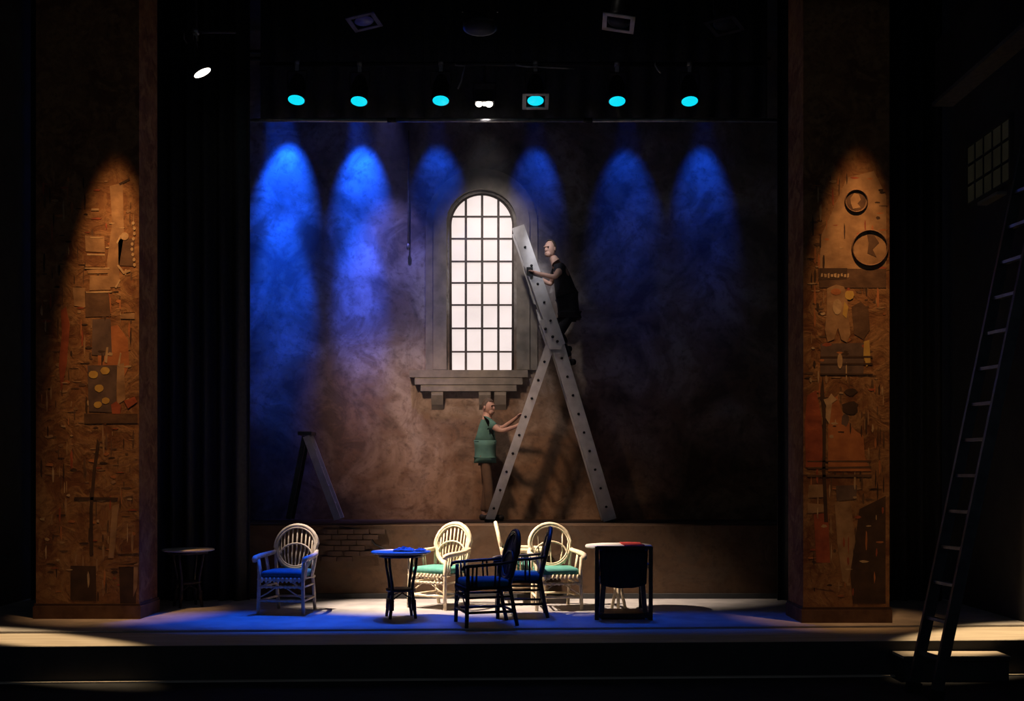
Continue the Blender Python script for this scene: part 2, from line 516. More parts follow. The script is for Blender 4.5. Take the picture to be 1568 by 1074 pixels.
# black masking curtains and border
def drape(name, x0, x1, y0, y1, z0, z1, label, pitch=0.22, amp=0.07):
    n = int(math.hypot(x1 - x0, y1 - y0) / pitch * 8)
    mb = MB(); v = []; f = []
    for i in range(n + 1):
        t = i / n
        ph = t * math.hypot(x1 - x0, y1 - y0) / pitch * 2 * PI
        off = amp * math.sin(ph) + 0.25 * amp * math.sin(ph * 0.37 + 1)
        for z in (z0, z1):
            v.append((x0 + (x1 - x0) * t, y0 + (y1 - y0) * t + off, z))
    m0 = len(v)
    v += [(a, b + 0.02, c_) for a, b, c_ in v]
    for i in range(n):
        a = 2 * i
        f.append((a, a + 2, a + 3, a + 1))
        f.append((m0 + a + 1, m0 + a + 3, m0 + a + 2, m0 + a))
        f.append((a, m0 + a, m0 + a + 2, a + 2)); f.append((a + 1, a + 3, m0 + a + 3, m0 + a + 1))
    f.append((0, 1, m0 + 1, m0)); f.append((2 * n, m0 + 2 * n, m0 + 2 * n + 1, 2 * n + 1))
    mb.add(v, f, True)
    return tag(mb.build(name, M_velour), label, 'curtain')
drape('stage_curtain', -6.5, P(380, 0, 14.95).x, 14.98, 14.98, 0.0, 8.5, 'black pleated masking curtain left of the blue lit wall')
drape('stage_curtain', P(1192, 0, 14.95).x, 5.82, 14.98, 14.98, 0.0, 8.5, 'black pleated masking curtain right of the blue lit wall')
bz = P(0, 187, 15.45).z
drape('stage_border', -3.5, 3.55, 15.45, 15.45, bz + 0.02, 8.5, 'black cloth border across the top above the arched window', 0.3, 0.03)
hp = thing('hem_pipe', (0, 15.37, bz))
for a, b in ((290, 600), (600, 900), (900, 1190)):
    m_ = MB(); m_.tube([(P(a, 0, 15.37).x, 0, 0), (P(b, 0, 15.37).x, 0, 0)], 0.028, 8); m_.build('pipe', M_steel, hp)
for a in (600, 900):
    m_ = MB(); m_.tube([(P(a, 0, 15.37).x - 0.06, 0, 0), (P(a, 0, 15.37).x + 0.06, 0, 0)], 0.036, 8); m_.build('coupler', M_iron, hp)
tag(hp, 'long grey pipe along the hem of the black border', 'pipe')

# ------------------------------------------------------------------ stage lights
def spot(name, loc, aim, color, power, angle, blend, radius=0.05, shut=(1, 1)):
    # shut: how far the lamp's shutters narrow the beam (across, along)
    l = bpy.data.lights.new(name, 'SPOT')
    l.energy = power; l.color = color; l.spot_size = math.radians(angle); l.spot_blend = blend
    l.shadow_soft_size = radius
    o = bpy.data.objects.new(name, l)
    col.objects.link(o)
    o.matrix_world = Matrix.Translation(loc) @ lookrot(Vector(loc) - Vector(aim)).to_4x4() @ Matrix.Diagonal((shut[0], shut[1], 1, 1))
    return o
def stage_light(loc, aim, lens_mat, label, group, r=0.12, L=0.34, frame=False, pipe_z=None, power=0, color=(1, 1, 1), angle=30, blend=0.6, roll=0.0, frame_mat=None, shut=(1, 1), soft=0.05):
    """par can: loc is the middle of its lens, aim the point it is turned to"""
    loc = Vector(loc); aim = Vector(aim)
    R = lookrot(loc - aim) @ Matrix.Rotation(roll, 3, 'Z')   # local +Z goes backwards, away from the beam
    up = Vector((0, 0, 1))
    t = thing('stage_light', loc)
    can = MB()
    can.lathe([(r * 1.12, -0.03), (r * 1.12, 0.03), (r * 1.0, 0.04), (r * 1.0, L * 0.6), (r * 0.78, L * 0.82), (r * 0.55, L), (r * 0.2, L + 0.02)], (0, 0, 0), R, 18)
    # open front: lens sits just proud of a dark mouth
    can.build('can', M_iron, t)
    ln = MB(); ln.lathe([(r * 0.98, -0.036), (r * 0.98, -0.031)], (0, 0, 0), R, 20); ln.build('lens', lens_mat, t)
    if frame:
        m_ = MB()
        s = r * 1.35
        for k in range(4):
            a = k * PI / 2
            cx, cy = math.cos(a) * s, math.sin(a) * s
            size = (0.05, 2 * s + 0.05, 0.012) if k % 2 == 0 else (2 * s + 0.05, 0.05, 0.012)
            m_.box(R @ Vector((cx, cy, -0.045)), size, R)
        m_.build('colour_frame', frame_mat or M_steel, t)
    # yoke
    side = Vector((1, 0, 0))
    pv = R @ Vector((0, 0, L * 0.4))
    ax = (lookrot(loc - aim) @ Vector((1, 0, 0)))
    ax = Vector((ax.x, ax.y, 0)).normalized() if abs(ax.z) < 0.9 else side
    y_ = MB()
    a = pv + ax * (r * 1.15); b = pv - ax * (r * 1.15)
    topz = pv.z + r * 2.2
    y_.tube([a, a + ax * 0.01 + up * (r * 1.2), Vector((a.x, a.y, topz)), Vector((b.x, b.y, topz)), b - ax * 0.01 + up * (r * 1.2), b], 0.012, 6)
    y_.build('yoke', M_iron, t)
    c_ = MB()
    c_.box((pv.x, pv.y, topz + 0.04), (0.05, 0.05, 0.09)); c_.tube([(pv.x - 0.035, pv.y, topz + 0.11), (pv.x + 0.035, pv.y, topz + 0.11)], 0.042, 10)
    c_.build('clamp', M_steel, t)
    tag(t, label, 'stage light', group)
    if power:
        dirn = (aim - loc).normalized()
        spot('lamp_beam', loc + dirn * 0.06, aim, color, power, angle, blend, soft, shut)
    return t, loc + Vector((pv.x, pv.y, topz + 0.11))

M_cyan = glow('cyan_gel_lens', (0.004, 0.74, 0.92), 1.0)
M_hot = glow('hot_white_lens', (1.0, 0.90, 0.78), 3.0)
M_bluedim = glow('dim_blue_gel', (0.008, 0.007, 0.035), 0.5)
M_glass = mat('dark_lens', (0.02, 0.02, 0.03), None, 5, 0.7, spec=0.1)
M_warmlens = glow('amber_lens', (1.0, 0.55, 0.22), 0.12)
M_bluelens = glow('blue_lens', (0.02, 0.15, 1.0), 0.3)

BLUE = (0.006, 0.10, 1.0)
# row of six cyan par cans that wash the floor in blue
row = [(454, 150, 2000), (550, 152, 1700), (675, 151, 1300), (820, 151, 900), (945, 152, 420), (1056, 152, 300)]
lab = ['glowing cyan stage light, leftmost of the row of six', 'glowing cyan stage light, second from the left in the row of six',
       'glowing cyan stage light just left of the small white lamp', 'glowing cyan stage light in a grey square frame right of the white lamp',
       'glowing cyan stage light, second from the right in the row of six', 'glowing cyan stage light, rightmost of the row of six']
pipe_y = 15.0
for i, (px, py, pw) in enumerate(row):
    loc = P(px, py, 14.95)
    aimx = loc.x + (-0.15 if i < 2 else 0)
    t, cl = stage_light(loc, (aimx, 12.95, 0.0), M_cyan, lab[i], 'cyan lights along the upper pipe', 0.112, 0.34, frame=(i == 3), power=pw, color=BLUE, angle=30, blend=0.9, shut=(1, 0.55))
bp = thing('lighting_batten', (0, cl.y, cl.z)); cl = cl.copy()
m_ = MB(); m_.tube([(-3.4, 0, 0), (3.4, 0, 0)], 0.03, 8); m_.build('pipe', M_iron, bp)
for x in (-3.2, -1.2, 1.2, 3.2):
    m_ = MB(); m_.tube([(x, 0, 0.03), (x, 0, 8.6 - cl.z)], 0.008, 6); m_.build('suspension_wire', M_iron, bp)
tag(bp, 'black pipe carrying the row of cyan stage lights', 'pipe')
# small white flood in the middle of that row
wl = P(742, 160, 15.05)
fl = thing('flood_light', wl)
m_ = MB(); m_.box((0, 0.03, 0.10), (0.26, 0.20, 0.16)); m_.build('housing', M_iron, fl)
for x, rr in ((-0.075, 0.05), (0.0, 0.035), (0.06, 0.055)):
    m_ = MB(); m_.sphere((x, -0.02, 0.0), (rr, rr, rr * 0.8), 10, 6); m_.build('bulb', M_hot, fl)
m_ = MB(); m_.tube([(-0.15, 0.03, 0.08), (-0.15, 0.03, 0.3), (0.15, 0.03, 0.3), (0.15, 0.03, 0.08)], 0.012, 6); m_.tube([(0, 0.03, 0.3), (0, cl.y - wl.y, cl.z - wl.z - 0.02)], 0.02, 6); m_.build('yoke', M_iron, fl)
tag(fl, 'small bright white flood lamp hanging above the arched window', 'flood light')
WHITE = (1.0, 0.90, 0.88)
spot('lamp_beam', wl + Vector((0, 0.05, -0.08)), (wl.x + 0.06, 17.0, 4.0), WHITE, 200, 90, 1.0, 0.06, (0.55, 1))
_, hc_ = stage_light((-2.7, 12.0, 7.75), (-0.95, 17.0, 2.25), M_warmlens, 'warm lamp hung above the front, aimed at the wall below the window', None, 0.10, 0.28, power=1900, color=(1.0, 0.68, 0.50), angle=38, blend=1.0, shut=(1.0, 0.52), soft=0.32)  # unseen lamp added to brighten the wall below the window
m_ = MB(); m_.tube([hc_, (hc_.x, hc_.y, 8.6)], 0.02, 8)
tag(m_.build('drop_pipe', M_iron), 'short black drop pipe above the front holding the warm lamp', 'pipe')

_, hc_ = stage_light((-1.75, 15.72, 7.45), (-1.85, 17.0, 3.9), M_bluelens, 'violet lamp hidden behind the black border left of the window', None, 0.10, 0.28, power=520, color=(0.30, 0.27, 1.0), angle=46, blend=1.0, shut=(0.8, 1.0))  # unseen lamp added to tint the wall left of centre violet
m_ = MB(); m_.tube([hc_, (hc_.x, hc_.y, 8.6)], 0.02, 8)
tag(m_.build('drop_pipe', M_iron), 'short black drop pipe behind the border holding the violet lamp', 'pipe')
_, hc_ = stage_light((0.9, 12.2, 7.45), (0.42, 16.1, 4.85), M_hot, 'white profile lamp hung above the front, aimed at the top of the ladder', None, 0.09, 0.4, power=1100, color=(0.92, 0.92, 1.0), angle=17, blend=0.9, shut=(0.45, 1.0))  # unseen spot added only to brighten the upper ladder
m_ = MB(); m_.tube([hc_, (hc_.x, hc_.y, 8.6)], 0.02, 8)
tag(m_.build('drop_pipe', M_iron), 'short black drop pipe holding the white profile lamp', 'pipe')

# second row close to the wall, hidden by the border: blue wall wash
WL = ['blue wall-wash lamp behind the border over the %s' % w_ for w_ in ('leftmost upper pool of blue light', 'second pool of blue light from the left', 'blue pool touching the left of the arch', 'blue pool right of the arch', 'fifth blue pool, right of the ladder', 'rightmost pool of blue light')] + \
     ['blue lamp behind the border aimed at the lower wall, %s' % w_ for w_ in ('leftmost of three', 'middle of three', 'rightmost of three')]
WASHC = (0.005, 0.078, 1.0)
wash = [(449, 1250, 40, -0.10, 6.10), (557, 1050, 37, -0.03, 6.08), (671, 190, 38, 0, 6.10), (819, 150, 36, 0, 6.10), (955, 150, 40, 0.03, 5.90), (1070, 150, 38, 0.05, 6.05),
        (432, 2600, 22, 0.0, 4.5), (552, 2000, 19, 0.0, 4.6), (960, 60, 15, 0.12, 4.6)]  # last three: unseen lamps added to carry the blue further down
for i, (px, pw, an, dx, zz) in enumerate(wash):
    x = P(px, 0, WALL_D).x
    loc = Vector((x, 16.38 if i < 6 else 16.1, 7.42))
    st, wc = stage_light(loc, (x + dx, 17.0, zz), M_bluelens, WL[i], 'wall wash lamps behind the border', 0.09, 0.26, power=pw, color=WASHC, angle=an, blend=0.9)
    if i in (0, 6):
        x0_, x1_ = ((-3.9, 3.8), (-3.9, 2.2))[i == 6]
        m_ = MB(); m_.tube([(x0_, wc.y, wc.z), (x1_, wc.y, wc.z)], 0.03, 8)
        for xx in (x0_ + 0.3, x1_ - 0.3): m_.tube([(xx, wc.y, wc.z), (xx, wc.y, 8.6)], 0.008, 6)
        tag(m_.build('lighting_batten', M_iron), ('long black pipe behind the border, nearest the blue wall', 'black pipe just behind the border')[i == 6], 'pipe')

# tilted white key light at the left
kl = P(308, 108, 13.9)
kt, kc = stage_light(kl, (-0.25, 14.55, 0.0), M_hot, 'white stage light tilted to the right at upper left', None, 0.115, 0.34, power=9500, color=(1.0, 0.78, 0.60), angle=42, blend=0.85, shut=(0.50, 1))
m_ = MB(); m_.tube([(kc.x - 0.5, kc.y, kc.z), (kc.x + 0.5, kc.y, kc.z)], 0.025, 8); m_.tube([(kc.x, kc.y, kc.z), (kc.x, kc.y, 8.6)], 0.02, 8)
tag(m_.build('drop_pipe', M_iron), 'short black drop pipe holding the tilted white light', 'pipe')
# two cold par cans high in front with square frames
stage_light(P(557, 28, 12.4), (P(557, 0, 12.4).x + 0.35, 12.1, 4.0), M_bluedim, 'unlit stage light with dim blue square frame at top left', 'unlit framed lights at the top', 0.105, 0.32, frame=True, roll=0.5, frame_mat=mat('blue_grey_frame', (0.05, 0.05, 0.13), None, 5, 0.6))
M_fr = mat('pale_frame', (0.55, 0.5, 0.48), None, 5, 0.6)
stage_light(P(948, 30, 12.4), (P(948, 0, 12.4).x - 0.5, 12.1, 4.0), M_glass, 'unlit stage light with pale grey square frame at top right', 'unlit framed lights at the top', 0.115, 0.32, frame=True, roll=-0.6, frame_mat=M_fr)
stage_light(P(1110, 34, 12.4), (P(1110, 0, 12.4).x - 0.2, 12.1, 4.0), M_glass, 'unlit black stage light, rightmost at the top', 'unlit framed lights at the top', 0.115, 0.32, frame=True, frame_mat=M_iron)
stage_light(P(735, 40, 12.4), (P(735, 0, 12.4).x, 12.2, 3.0), M_glass, 'large unlit black round stage light at the top centre', None, 0.17, 0.4)
m_ = MB(); m_.tube([(-4.6, 12.55, 7.16), (4.6, 12.55, 7.16)], 0.03, 8)
tag(m_.build('lighting_batten', M_iron), 'black pipe at the top carrying the unlit stage lights', 'pipe')
# loose cables with metal ends along the lamp row
for pts, lb in (([(697, 100), (712, 101), (709, 112), (706, 126), (701, 136)], 'short cable with metal ends left of the white flood lamp'),
                ([(790, 100), (806, 102), (850, 104), (880, 105)], 'thin cable along the pipe above the framed cyan light'),
                ([(1003, 100), (1007, 107), (1012, 112)], 'short cable end between the two right cyan lights'),
                ([(282, 60), (286, 66), (291, 74), (288, 78)], 'short cable end above the tilted white light')):
    dc = cl.y - 0.05 if pts[0][0] > 300 else kc.y
    pp = [P(x, y, dc) for x, y in pts]
    m_ = MB(); m_.tube([Vector((pp[0].x, dc, (cl.z if pts[0][0] > 300 else kc.z)))] + pp, 0.012, 6)
    tag(m_.build('cable', M_steel), lb, 'cable')

# amber lamps that graze the two pillars and warm the apron (hung above the frame)
AMB = (1.0, 0.50, 0.19)
stage_light((-4.62, 12.30, 7.55), (-4.70, 13.08, 3.1), M_warmlens, 'amber lamp hung high in front of the left pillar', 'amber pillar lamps', 0.11, 0.3, power=1700, color=AMB, angle=21, blend=1.0)
stage_light((4.02, 11.95, 7.55), (3.92, 12.73, 3.1), M_warmlens, 'amber lamp hung high in front of the right pillar', 'amber pillar lamps', 0.11, 0.3, power=1250, color=AMB, angle=21, blend=1.0)
WARM = (1.0, 0.70, 0.38)
stage_light((-4.9, 11.80, 7.9), (-5.0, 11.62, -0.06), M_warmlens, 'warm lamp above the left end of the apron', 'apron lamps', 0.11, 0.3, power=4300, color=WARM, angle=27, blend=0.8, shut=(1, 0.25))
stage_light((5.0, 12.2, 7.9), (5.15, 11.98, -0.06), M_warmlens, 'warm lamp above the right end of the apron', 'apron lamps', 0.11, 0.3, power=6000, color=WARM, angle=23, blend=0.8, shut=(1, 0.36))

# ------------------------------------------------------------------ painted pillars
PAINT = {
 'rust': plaster('paint_rust', [(0.24, 0.115, 0.05), (0.15, 0.062, 0.03), (0.30, 0.16, 0.07), (0.09, 0.042, 0.022)], 0.4, 2.2),
 'ochre': mat('paint_ochre', (0.40, 0.235, 0.11), (0.22, 0.12, 0.055), 5, 0.8, bump=0.3),
 'brown': mat('paint_brown', (0.14, 0.075, 0.04), (0.08, 0.04, 0.022), 6, 0.85, bump=0.3),
 'dark': mat('paint_dark', (0.07, 0.036, 0.020), (0.04, 0.022, 0.014), 6, 0.85),
 'red': mat('paint_red', (0.38, 0.09, 0.035), (0.22, 0.05, 0.025), 6, 0.8, bump=0.3),
 'orange': mat('paint_orange', (0.46, 0.17, 0.055), (0.30, 0.10, 0.035), 5, 0.8, bump=0.3),
 'pale': mat('paint_pale', (0.52, 0.36, 0.19), (0.34, 0.21, 0.10), 8, 0.8, bump=0.2),
 'yellow': mat('paint_yellow', (0.58, 0.38, 0.08), (0.44, 0.26, 0.06), 8, 0.8),
 'slate': mat('paint_slate', (0.15, 0.095, 0.07), (0.08, 0.05, 0.04), 6, 0.85),
}
def pillar(name, xa, xb, dd, depth, top, label):
    t = thing(name, ((xa + xb) / 2, dd, 0))
    hw = (xb - xa) / 2
    m_ = MB(); m_.box((0, depth / 2, top / 2), (2 * hw, depth, top)); m_.build('shaft', PAINT['rust'], t)
    m_ = MB(); m_.box((0, depth / 2, 0.075), (2 * hw + 0.05, depth + 0.05, 0.15)); m_.build('plinth', PAINT['brown'], t)
    m_ = MB(); m_.box((0, depth / 2, 0.165), (2 * hw + 0.03, depth + 0.03, 0.03)); m_.build('plinth_moulding', PAINT['dark'], t)
    tag(t, label, 'pillar', 'painted stage pillars')
    return t
def relief(t, name, pts, m, th=0.012):
    th = 0.0012 + th * 0.14
    dd = t.location.y; cx = t.location.x
    mb = MB(); mb.prism([(P(x, y, dd).x - cx, 0.001, P(x, y, dd).z) for x, y in pts], (0, -th, 0))
    return mb.build(name, PAINT[m], t)
def oval(cx, cy, rx, ry, n=18, j=0.0):
    return [(cx + rx * (1 + random.uniform(-j, j)) * math.cos(2 * PI * k / n), cy + ry * (1 + random.uniform(-j, j)) * math.sin(2 * PI * k / n)) for k in range(n)]
def rect(a, b, c_, e, j=0.0):
    r = lambda: random.uniform(-j, j)
    return [(a + r(), b + r()), (c_ + r(), b + r()), (c_ + r(), e + r()), (a + r(), e + r())]
def ringrel(t, name, cx, cy, r, wdt, m):
    dd = t.location.y; X = t.location.x
    mb = MB()
    mb.tube([(P(cx + r * math.cos(a), 0, dd).x - X, -0.004, P(0, cy + r * math.sin(a), dd).z) for a in [2 * PI * k / 28 for k in range(28)]], wdt, 6, closed=True)
    return mb.build(name, PAINT[m], t)
DR = 12.73
pr_ = pillar('painted_pillar', P(1230, 0, DR).x, P(1362, 0, DR).x, DR, 0.69, 8.55, 'rust painted pillar with round medallions and red patches at right')
relief(pr_, 'plaster_panel', [(1297, 272), (1338, 262), (1357, 300), (1357, 412), (1318, 415), (1254, 411), (1258, 360), (1285, 300)], 'ochre', 0.010)
m1 = relief(pr_, 'medallion', oval(1311, 308, 15, 15), 'brown', 0.016)
ringrel(pr_, 'medallion_ring', 1311, 308, 17, 0.009, 'brown')
relief(pr_, 'medallion_figure', [(1302, 304), (1308, 296), (1315, 298), (1318, 306), (1313, 312), (1318, 318), (1306, 320), (1303, 312)], 'ochre', 0.022)
relief(pr_, 'medallion', oval(1332, 380, 25, 26), 'ochre', 0.016)
ringrel(pr_, 'medallion_ring', 1332, 380, 27, 0.011, 'brown')
relief(pr_, 'medallion_figure', [(1326, 352), (1338, 360), (1346, 372), (1336, 382), (1342, 394), (1328, 388), (1330, 372)], 'brown', 0.024)
relief(pr_, 'dark_band', rect(1254, 411, 1358, 441, 1.5), 'brown', 0.014)
relief(pr_, 'dark_band', rect(1254, 411, 1298, 428, 1.5), 'dark', 0.018)
for k in range(9):
    x = 1257 + k * 5
    relief(pr_, 'letter_fragment', rect(x, 419 + (k % 2), x + 3.2, 424 + (k % 3) * 0.7, 0.6), 'pale', 0.022)
relief(pr_, 'robed_figure', [(1266, 442), (1280, 436), (1292, 439), (1297, 452), (1299, 480), (1302, 512), (1297, 525), (1288, 520), (1283, 502), (1277, 520), (1267, 524), (1263, 505), (1266, 478)], 'ochre', 0.020)
relief(pr_, 'figure_face', oval(1282, 470, 7, 12), 'pale', 0.028)
relief(pr_, 'figure_heart', oval(1280, 447, 8, 5), 'orange', 0.026)
relief(pr_, 'yellow_patch', oval(1300, 452, 7, 8, 9, 0.15), 'yellow', 0.026)
relief(pr_, 'yellow_patch', [(1293, 462), (1299, 470), (1296, 488), (1290, 482)], 'yellow', 0.026)
relief(pr_, 'second_figure', [(1304, 470), (1318, 462), (1330, 474), (1332, 505), (1322, 520), (1308, 512)], 'brown', 0.014)
relief(pr_, 'yellow_patch', [(1323, 523), (1331, 521), (1333, 555), (1327, 562), (1322, 545)], 'yellow', 0.016)
relief(pr_, 'lattice_panel', rect(1256, 526, 1322, 574, 1), 'slate', 0.010)
for y in (545, 556, 572):
    relief(pr_, 'lattice_bar', rect(1256, y, 1336, y + 3, 0.7), 'dark', 0.018)
relief(pr_, 'pale_drop', oval(1286, 553, 4, 12, 10), 'pale', 0.024)
relief(pr_, 'red_patch', [(1236, 606), (1250, 598), (1258, 640), (1260, 700), (1258, 718), (1234, 716), (1232, 650)], 'red', 0.012)
relief(pr_, 'orange_patch', [(1268, 620), (1282, 606), (1292, 640), (1310, 660), (1322, 668), (1324, 700), (1334, 722), (1268, 722)], 'orange', 0.012)
relief(pr_, 'torn_star', [(1261, 612), (1268, 610), (1273, 603), (1278, 609), (1282, 612), (1274, 618), (1270, 650), (1264, 640), (1265, 622)], 'pale', 0.022)
relief(pr_, 'dark_blot', oval(1303, 600, 9, 6, 10, 0.2), 'dark', 0.014)
relief(pr_, 'dark_blot', oval(1302, 624, 12, 10, 12, 0.25), 'dark', 0.014)
relief(pr_, 'dark_blot', oval(1294, 644, 6, 9, 10, 0.2), 'slate', 0.014)
relief(pr_, 'dark_crack', [(1260, 575), (1265, 640), (1264, 720), (1268, 800), (1262, 800), (1259, 720), (1260, 640), (1256, 600)], 'dark', 0.016)
for y in (705, 715, 727):
    relief(pr_, 'lattice_bar', rect(1236, y, 1334, y + 3, 1), 'brown', 0.016)
relief(pr_, 'ochre_patch', rect(1238, 742, 1260, 762, 1.5), 'ochre', 0.012)
relief(pr_, 'slate_patch', rect(1280, 744, 1312, 766, 2), 'slate', 0.012)
relief(pr_, 'ochre_patch', rect(1236, 772, 1262, 786, 1.5), 'ochre', 0.012)
relief(pr_, 'ochre_patch', [(1278, 770), (1302, 768), (1310, 830), (1298, 895), (1290, 890), (1282, 830)], 'ochre', 0.010)
relief(pr_, 'red_patch', [(1246, 788), (1268, 786), (1271, 862), (1250, 862)], 'red', 0.014)
relief(pr_, 'brown_patch', [(1240, 865), (1276, 862), (1276, 905), (1244, 900)], 'rust', 0.012)
relief(pr_, 'brown_patch', [(1316, 780), (1356, 760), (1356, 925), (1306, 925), (1302, 880)], 'dark', 0.010)
for a, b in ((1233, 1262), (1264, 1296), (1298, 1322), (1324, 1350)):
    relief(pr_, 'plinth_patch', rect(a, 937, b, 950, 2), random.choice(['rust', 'orange', 'rust']), 0.045)

DL = 13.08
pl_ = pillar('painted_pillar', P(55, 0, DL).x, P(213, 0, DL).x, DL, 0.67, 8.55, 'rust painted pillar with yellow dots and thin drips at left')
relief(pl_, 'pale_stripe', [(168, 285), (188, 280), (190, 360), (182, 410), (184, 440), (166, 440), (164, 400), (172, 340)], 'ochre', 0.012)
relief(pl_, 'dark_scratch', [(182, 281), (198, 273), (199, 276), (184, 284)], 'dark', 0.016)
for (a, b, c_, e) in ((131, 362, 160, 386), (130, 390, 162, 408), (133, 412, 166, 420), (136, 424, 168, 446), (112, 440, 130, 470), (132, 448, 168, 484), (186, 430, 206, 478)):
    relief(pl_, 'plaster_block', rect(a, b, c_, e, 2), random.choice(['rust', 'ochre', 'rust', 'brown']), 0.014)
for (a, b, c_) in ((140, 320, 152), (138, 363, 158), (134, 389, 160), (130, 410, 168), (132, 446, 172), (184, 480, 205)):
    relief(pl_, 'pale_line', rect(a, b, c_, b + 2.5, 0.8), 'pale', 0.020)
relief(pl_, 'round_boss', oval(191, 362, 6, 6), 'pale', 0.026)
relief(pl_, 'dark_frame', rect(180, 366, 206, 408, 2), 'brown', 0.012)
for k in range(9):
    relief(pl_, 'bead', oval(204 + 2 * math.sin(k), 342 + k * 8, 2.2, 2.8, 8), 'pale', 0.022)
for pts in ([(178, 372), (184, 360), (186, 361), (180, 374)], [(181, 405), (190, 416), (199, 413), (200, 416), (189, 420), (179, 407)], [(176, 440), (183, 428), (185, 429), (178, 442)], [(160, 555), (163, 532), (166, 532), (164, 556)], [(180, 560), (184, 540), (186, 541), (183, 562)]):
    relief(pl_, 'paint_drip', pts, 'pale', 0.020)
relief(pl_, 'cornice_strip', rect(184, 480, 206, 488, 1), 'ochre', 0.022)
relief(pl_, 'dark_panel', rect(140, 490, 170, 545, 2), 'slate', 0.012)
relief(pl_, 'mosaic_panel', [(150, 505), (180, 498), (196, 520), (198, 560), (180, 600), (150, 600)], 'orange', 0.010)
relief(pl_, 'slate_panel', rect(135, 560, 178, 632, 2), 'slate', 0.015)
for x, y, r in ((143, 574, 7), (161, 568, 7), (152, 595, 7), (150, 620, 6), (162, 614, 6)):
    relief(pl_, 'yellow_dot', oval(x, y, r, r * 0.85, 12, 0.08), 'yellow', 0.026)
relief(pl_, 'red_patch', [(170, 620), (178, 615), (186, 622), (184, 634), (172, 634)], 'red', 0.024)
relief(pl_, 'red_patch', [(190, 614), (206, 608), (210, 616), (196, 626)], 'red', 0.024)
relief(pl_, 'amber_patch', [(176, 560), (190, 556), (192, 612), (180, 620)], 'ochre', 0.014)
relief(pl_, 'red_stripe', [(93, 476), (101, 470), (107, 498), (102, 560), (94, 600), (90, 560), (95, 510)], 'red', 0.014)
relief(pl_, 'dark_ledge', rect(130, 634, 212, 648, 1.5), 'brown', 0.020)
relief(pl_, 'dark_crack', [(149, 672), (153, 680), (147, 720), (142, 780), (143, 850), (137, 850), (137, 780), (142, 720)], 'dark', 0.018)
relief(pl_, 'dark_line', rect(114, 762, 180, 766, 1), 'dark', 0.018)
relief(pl_, 'pale_stripe', [(172, 775), (182, 772), (178, 820), (174, 855), (166, 855)], 'ochre', 0.016)
relief(pl_, 'dark_panel', [(182, 865), (210, 862), (208, 925), (184, 925)], 'dark', 0.014)
relief(pl_, 'pale_stripe', [(205, 865), (212, 862), (210, 900), (204, 915)], 'ochre', 0.020)
for y in (845, 866):
    relief(pl_, 'pale_line', rect(180, y, 213, y + 2.5, 0.8), 'rust', 0.024)
relief(pl_, 'dark_panel', rect(108, 868, 148, 920, 2), 'dark', 0.012)
for a, b in ((60, 95), (98, 140), (150, 182), (184, 208)):
    relief(pl_, 'plinth_patch', rect(a, 931, b, 944, 2), random.choice(['rust', 'ochre', 'brown']), 0.045)

# worn daubs and scraps of paint all over both fronts, too small to pick apart
def daubs(t, x0, x1, seed):
    rnd = random.Random(seed)
    for m, n, th in (('ochre', 60, .0024), ('brown', 80, .0022), ('orange', 40, .0026), ('dark', 60, .0028), ('pale', 30, .0031), ('red', 30, .0027)):
        mb = MB(); X = t.location.x; dd = t.location.y
        for k in range(n):
            cx = rnd.uniform(x0 + 8, x1 - 8); cy = 270 + 645 * rnd.random()
            v = rnd.random() < .55
            a, b = (rnd.uniform(.8, 2.4), rnd.uniform(5, 20)) if v else (rnd.uniform(3, 9), rnd.uniform(.8, 3.2))
            a = min(a, cx - x0 - 1, x1 - cx - 1); nn = 7
            pts = [(cx + a * math.cos(2 * PI * i / nn) * rnd.uniform(.55, 1.1), cy + b * math.sin(2 * PI * i / nn) * rnd.uniform(.55, 1.1)) for i in range(nn)]
            mb.prism([(P(x, y, dd).x - X, 0.001, P(x, y, dd).z) for x, y in pts], (0, -th - rnd.uniform(0, .0002), 0))
        o = mb.build('paint_daubs', PAINT[m], t); o['kind'] = 'stuff'
daubs(pr_, 1230, 1362, 5)
daubs(pl_, 55, 213, 6)

# ------------------------------------------------------------------ right wall: window, sill, cornice
ya, yb = F * XR / 699, F * XR / 767
za, zb = EYE + 410 / F * ya, EYE + 502 / F * ya
w2 = struct(thing('window_2', (XR, (ya + yb) / 2, za)))
M_pane2 = glow('dim_amber_pane', (0.030, 0.026, 0.016), 0.22, 0.35, 3)  # faint glow stands in for light reflected off the glass
hy = (ya - yb) / 2
for r in range(3):
    for c_ in range(5):
        y0 = -hy + 2 * hy * c_ / 5 + 0.012; y1 = -hy + 2 * hy * (c_ + 1) / 5 - 0.012
        z0 = (zb - za) * r / 3 + 0.014; z1 = (zb - za) * (r + 1) / 3 - 0.014
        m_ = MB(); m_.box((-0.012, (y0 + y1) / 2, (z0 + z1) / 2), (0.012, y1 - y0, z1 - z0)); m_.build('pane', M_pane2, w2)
for c_ in range(1, 5):
    m_ = MB(); m_.box((-0.015, -hy + 2 * hy * c_ / 5, (zb - za) / 2), (0.03, 0.022, zb - za)); m_.build('muntin', M_black, w2)
for r in range(1, 3):
    m_ = MB(); m_.box((-0.017, 0, (zb - za) * r / 3), (0.034, 2 * hy, 0.028)); m_.build('muntin', M_black, w2)
m_ = MB()
for z in (0, zb - za): m_.box((-0.02, 0, z), (0.04, 2 * hy + 0.06, 0.05))
for y in (-hy, hy): m_.box((-0.02, y, (zb - za) / 2), (0.04, 0.05, zb - za))
m_.build('window_frame', M_black, w2)
m_ = MB(); m_.box((-0.06, -0.2, -0.10), (0.12, 0.55, 0.04)); m_.build('window_sill', mat('grey_sill', (0.2, 0.2, 0.2), None, 6, 0.7), w2)
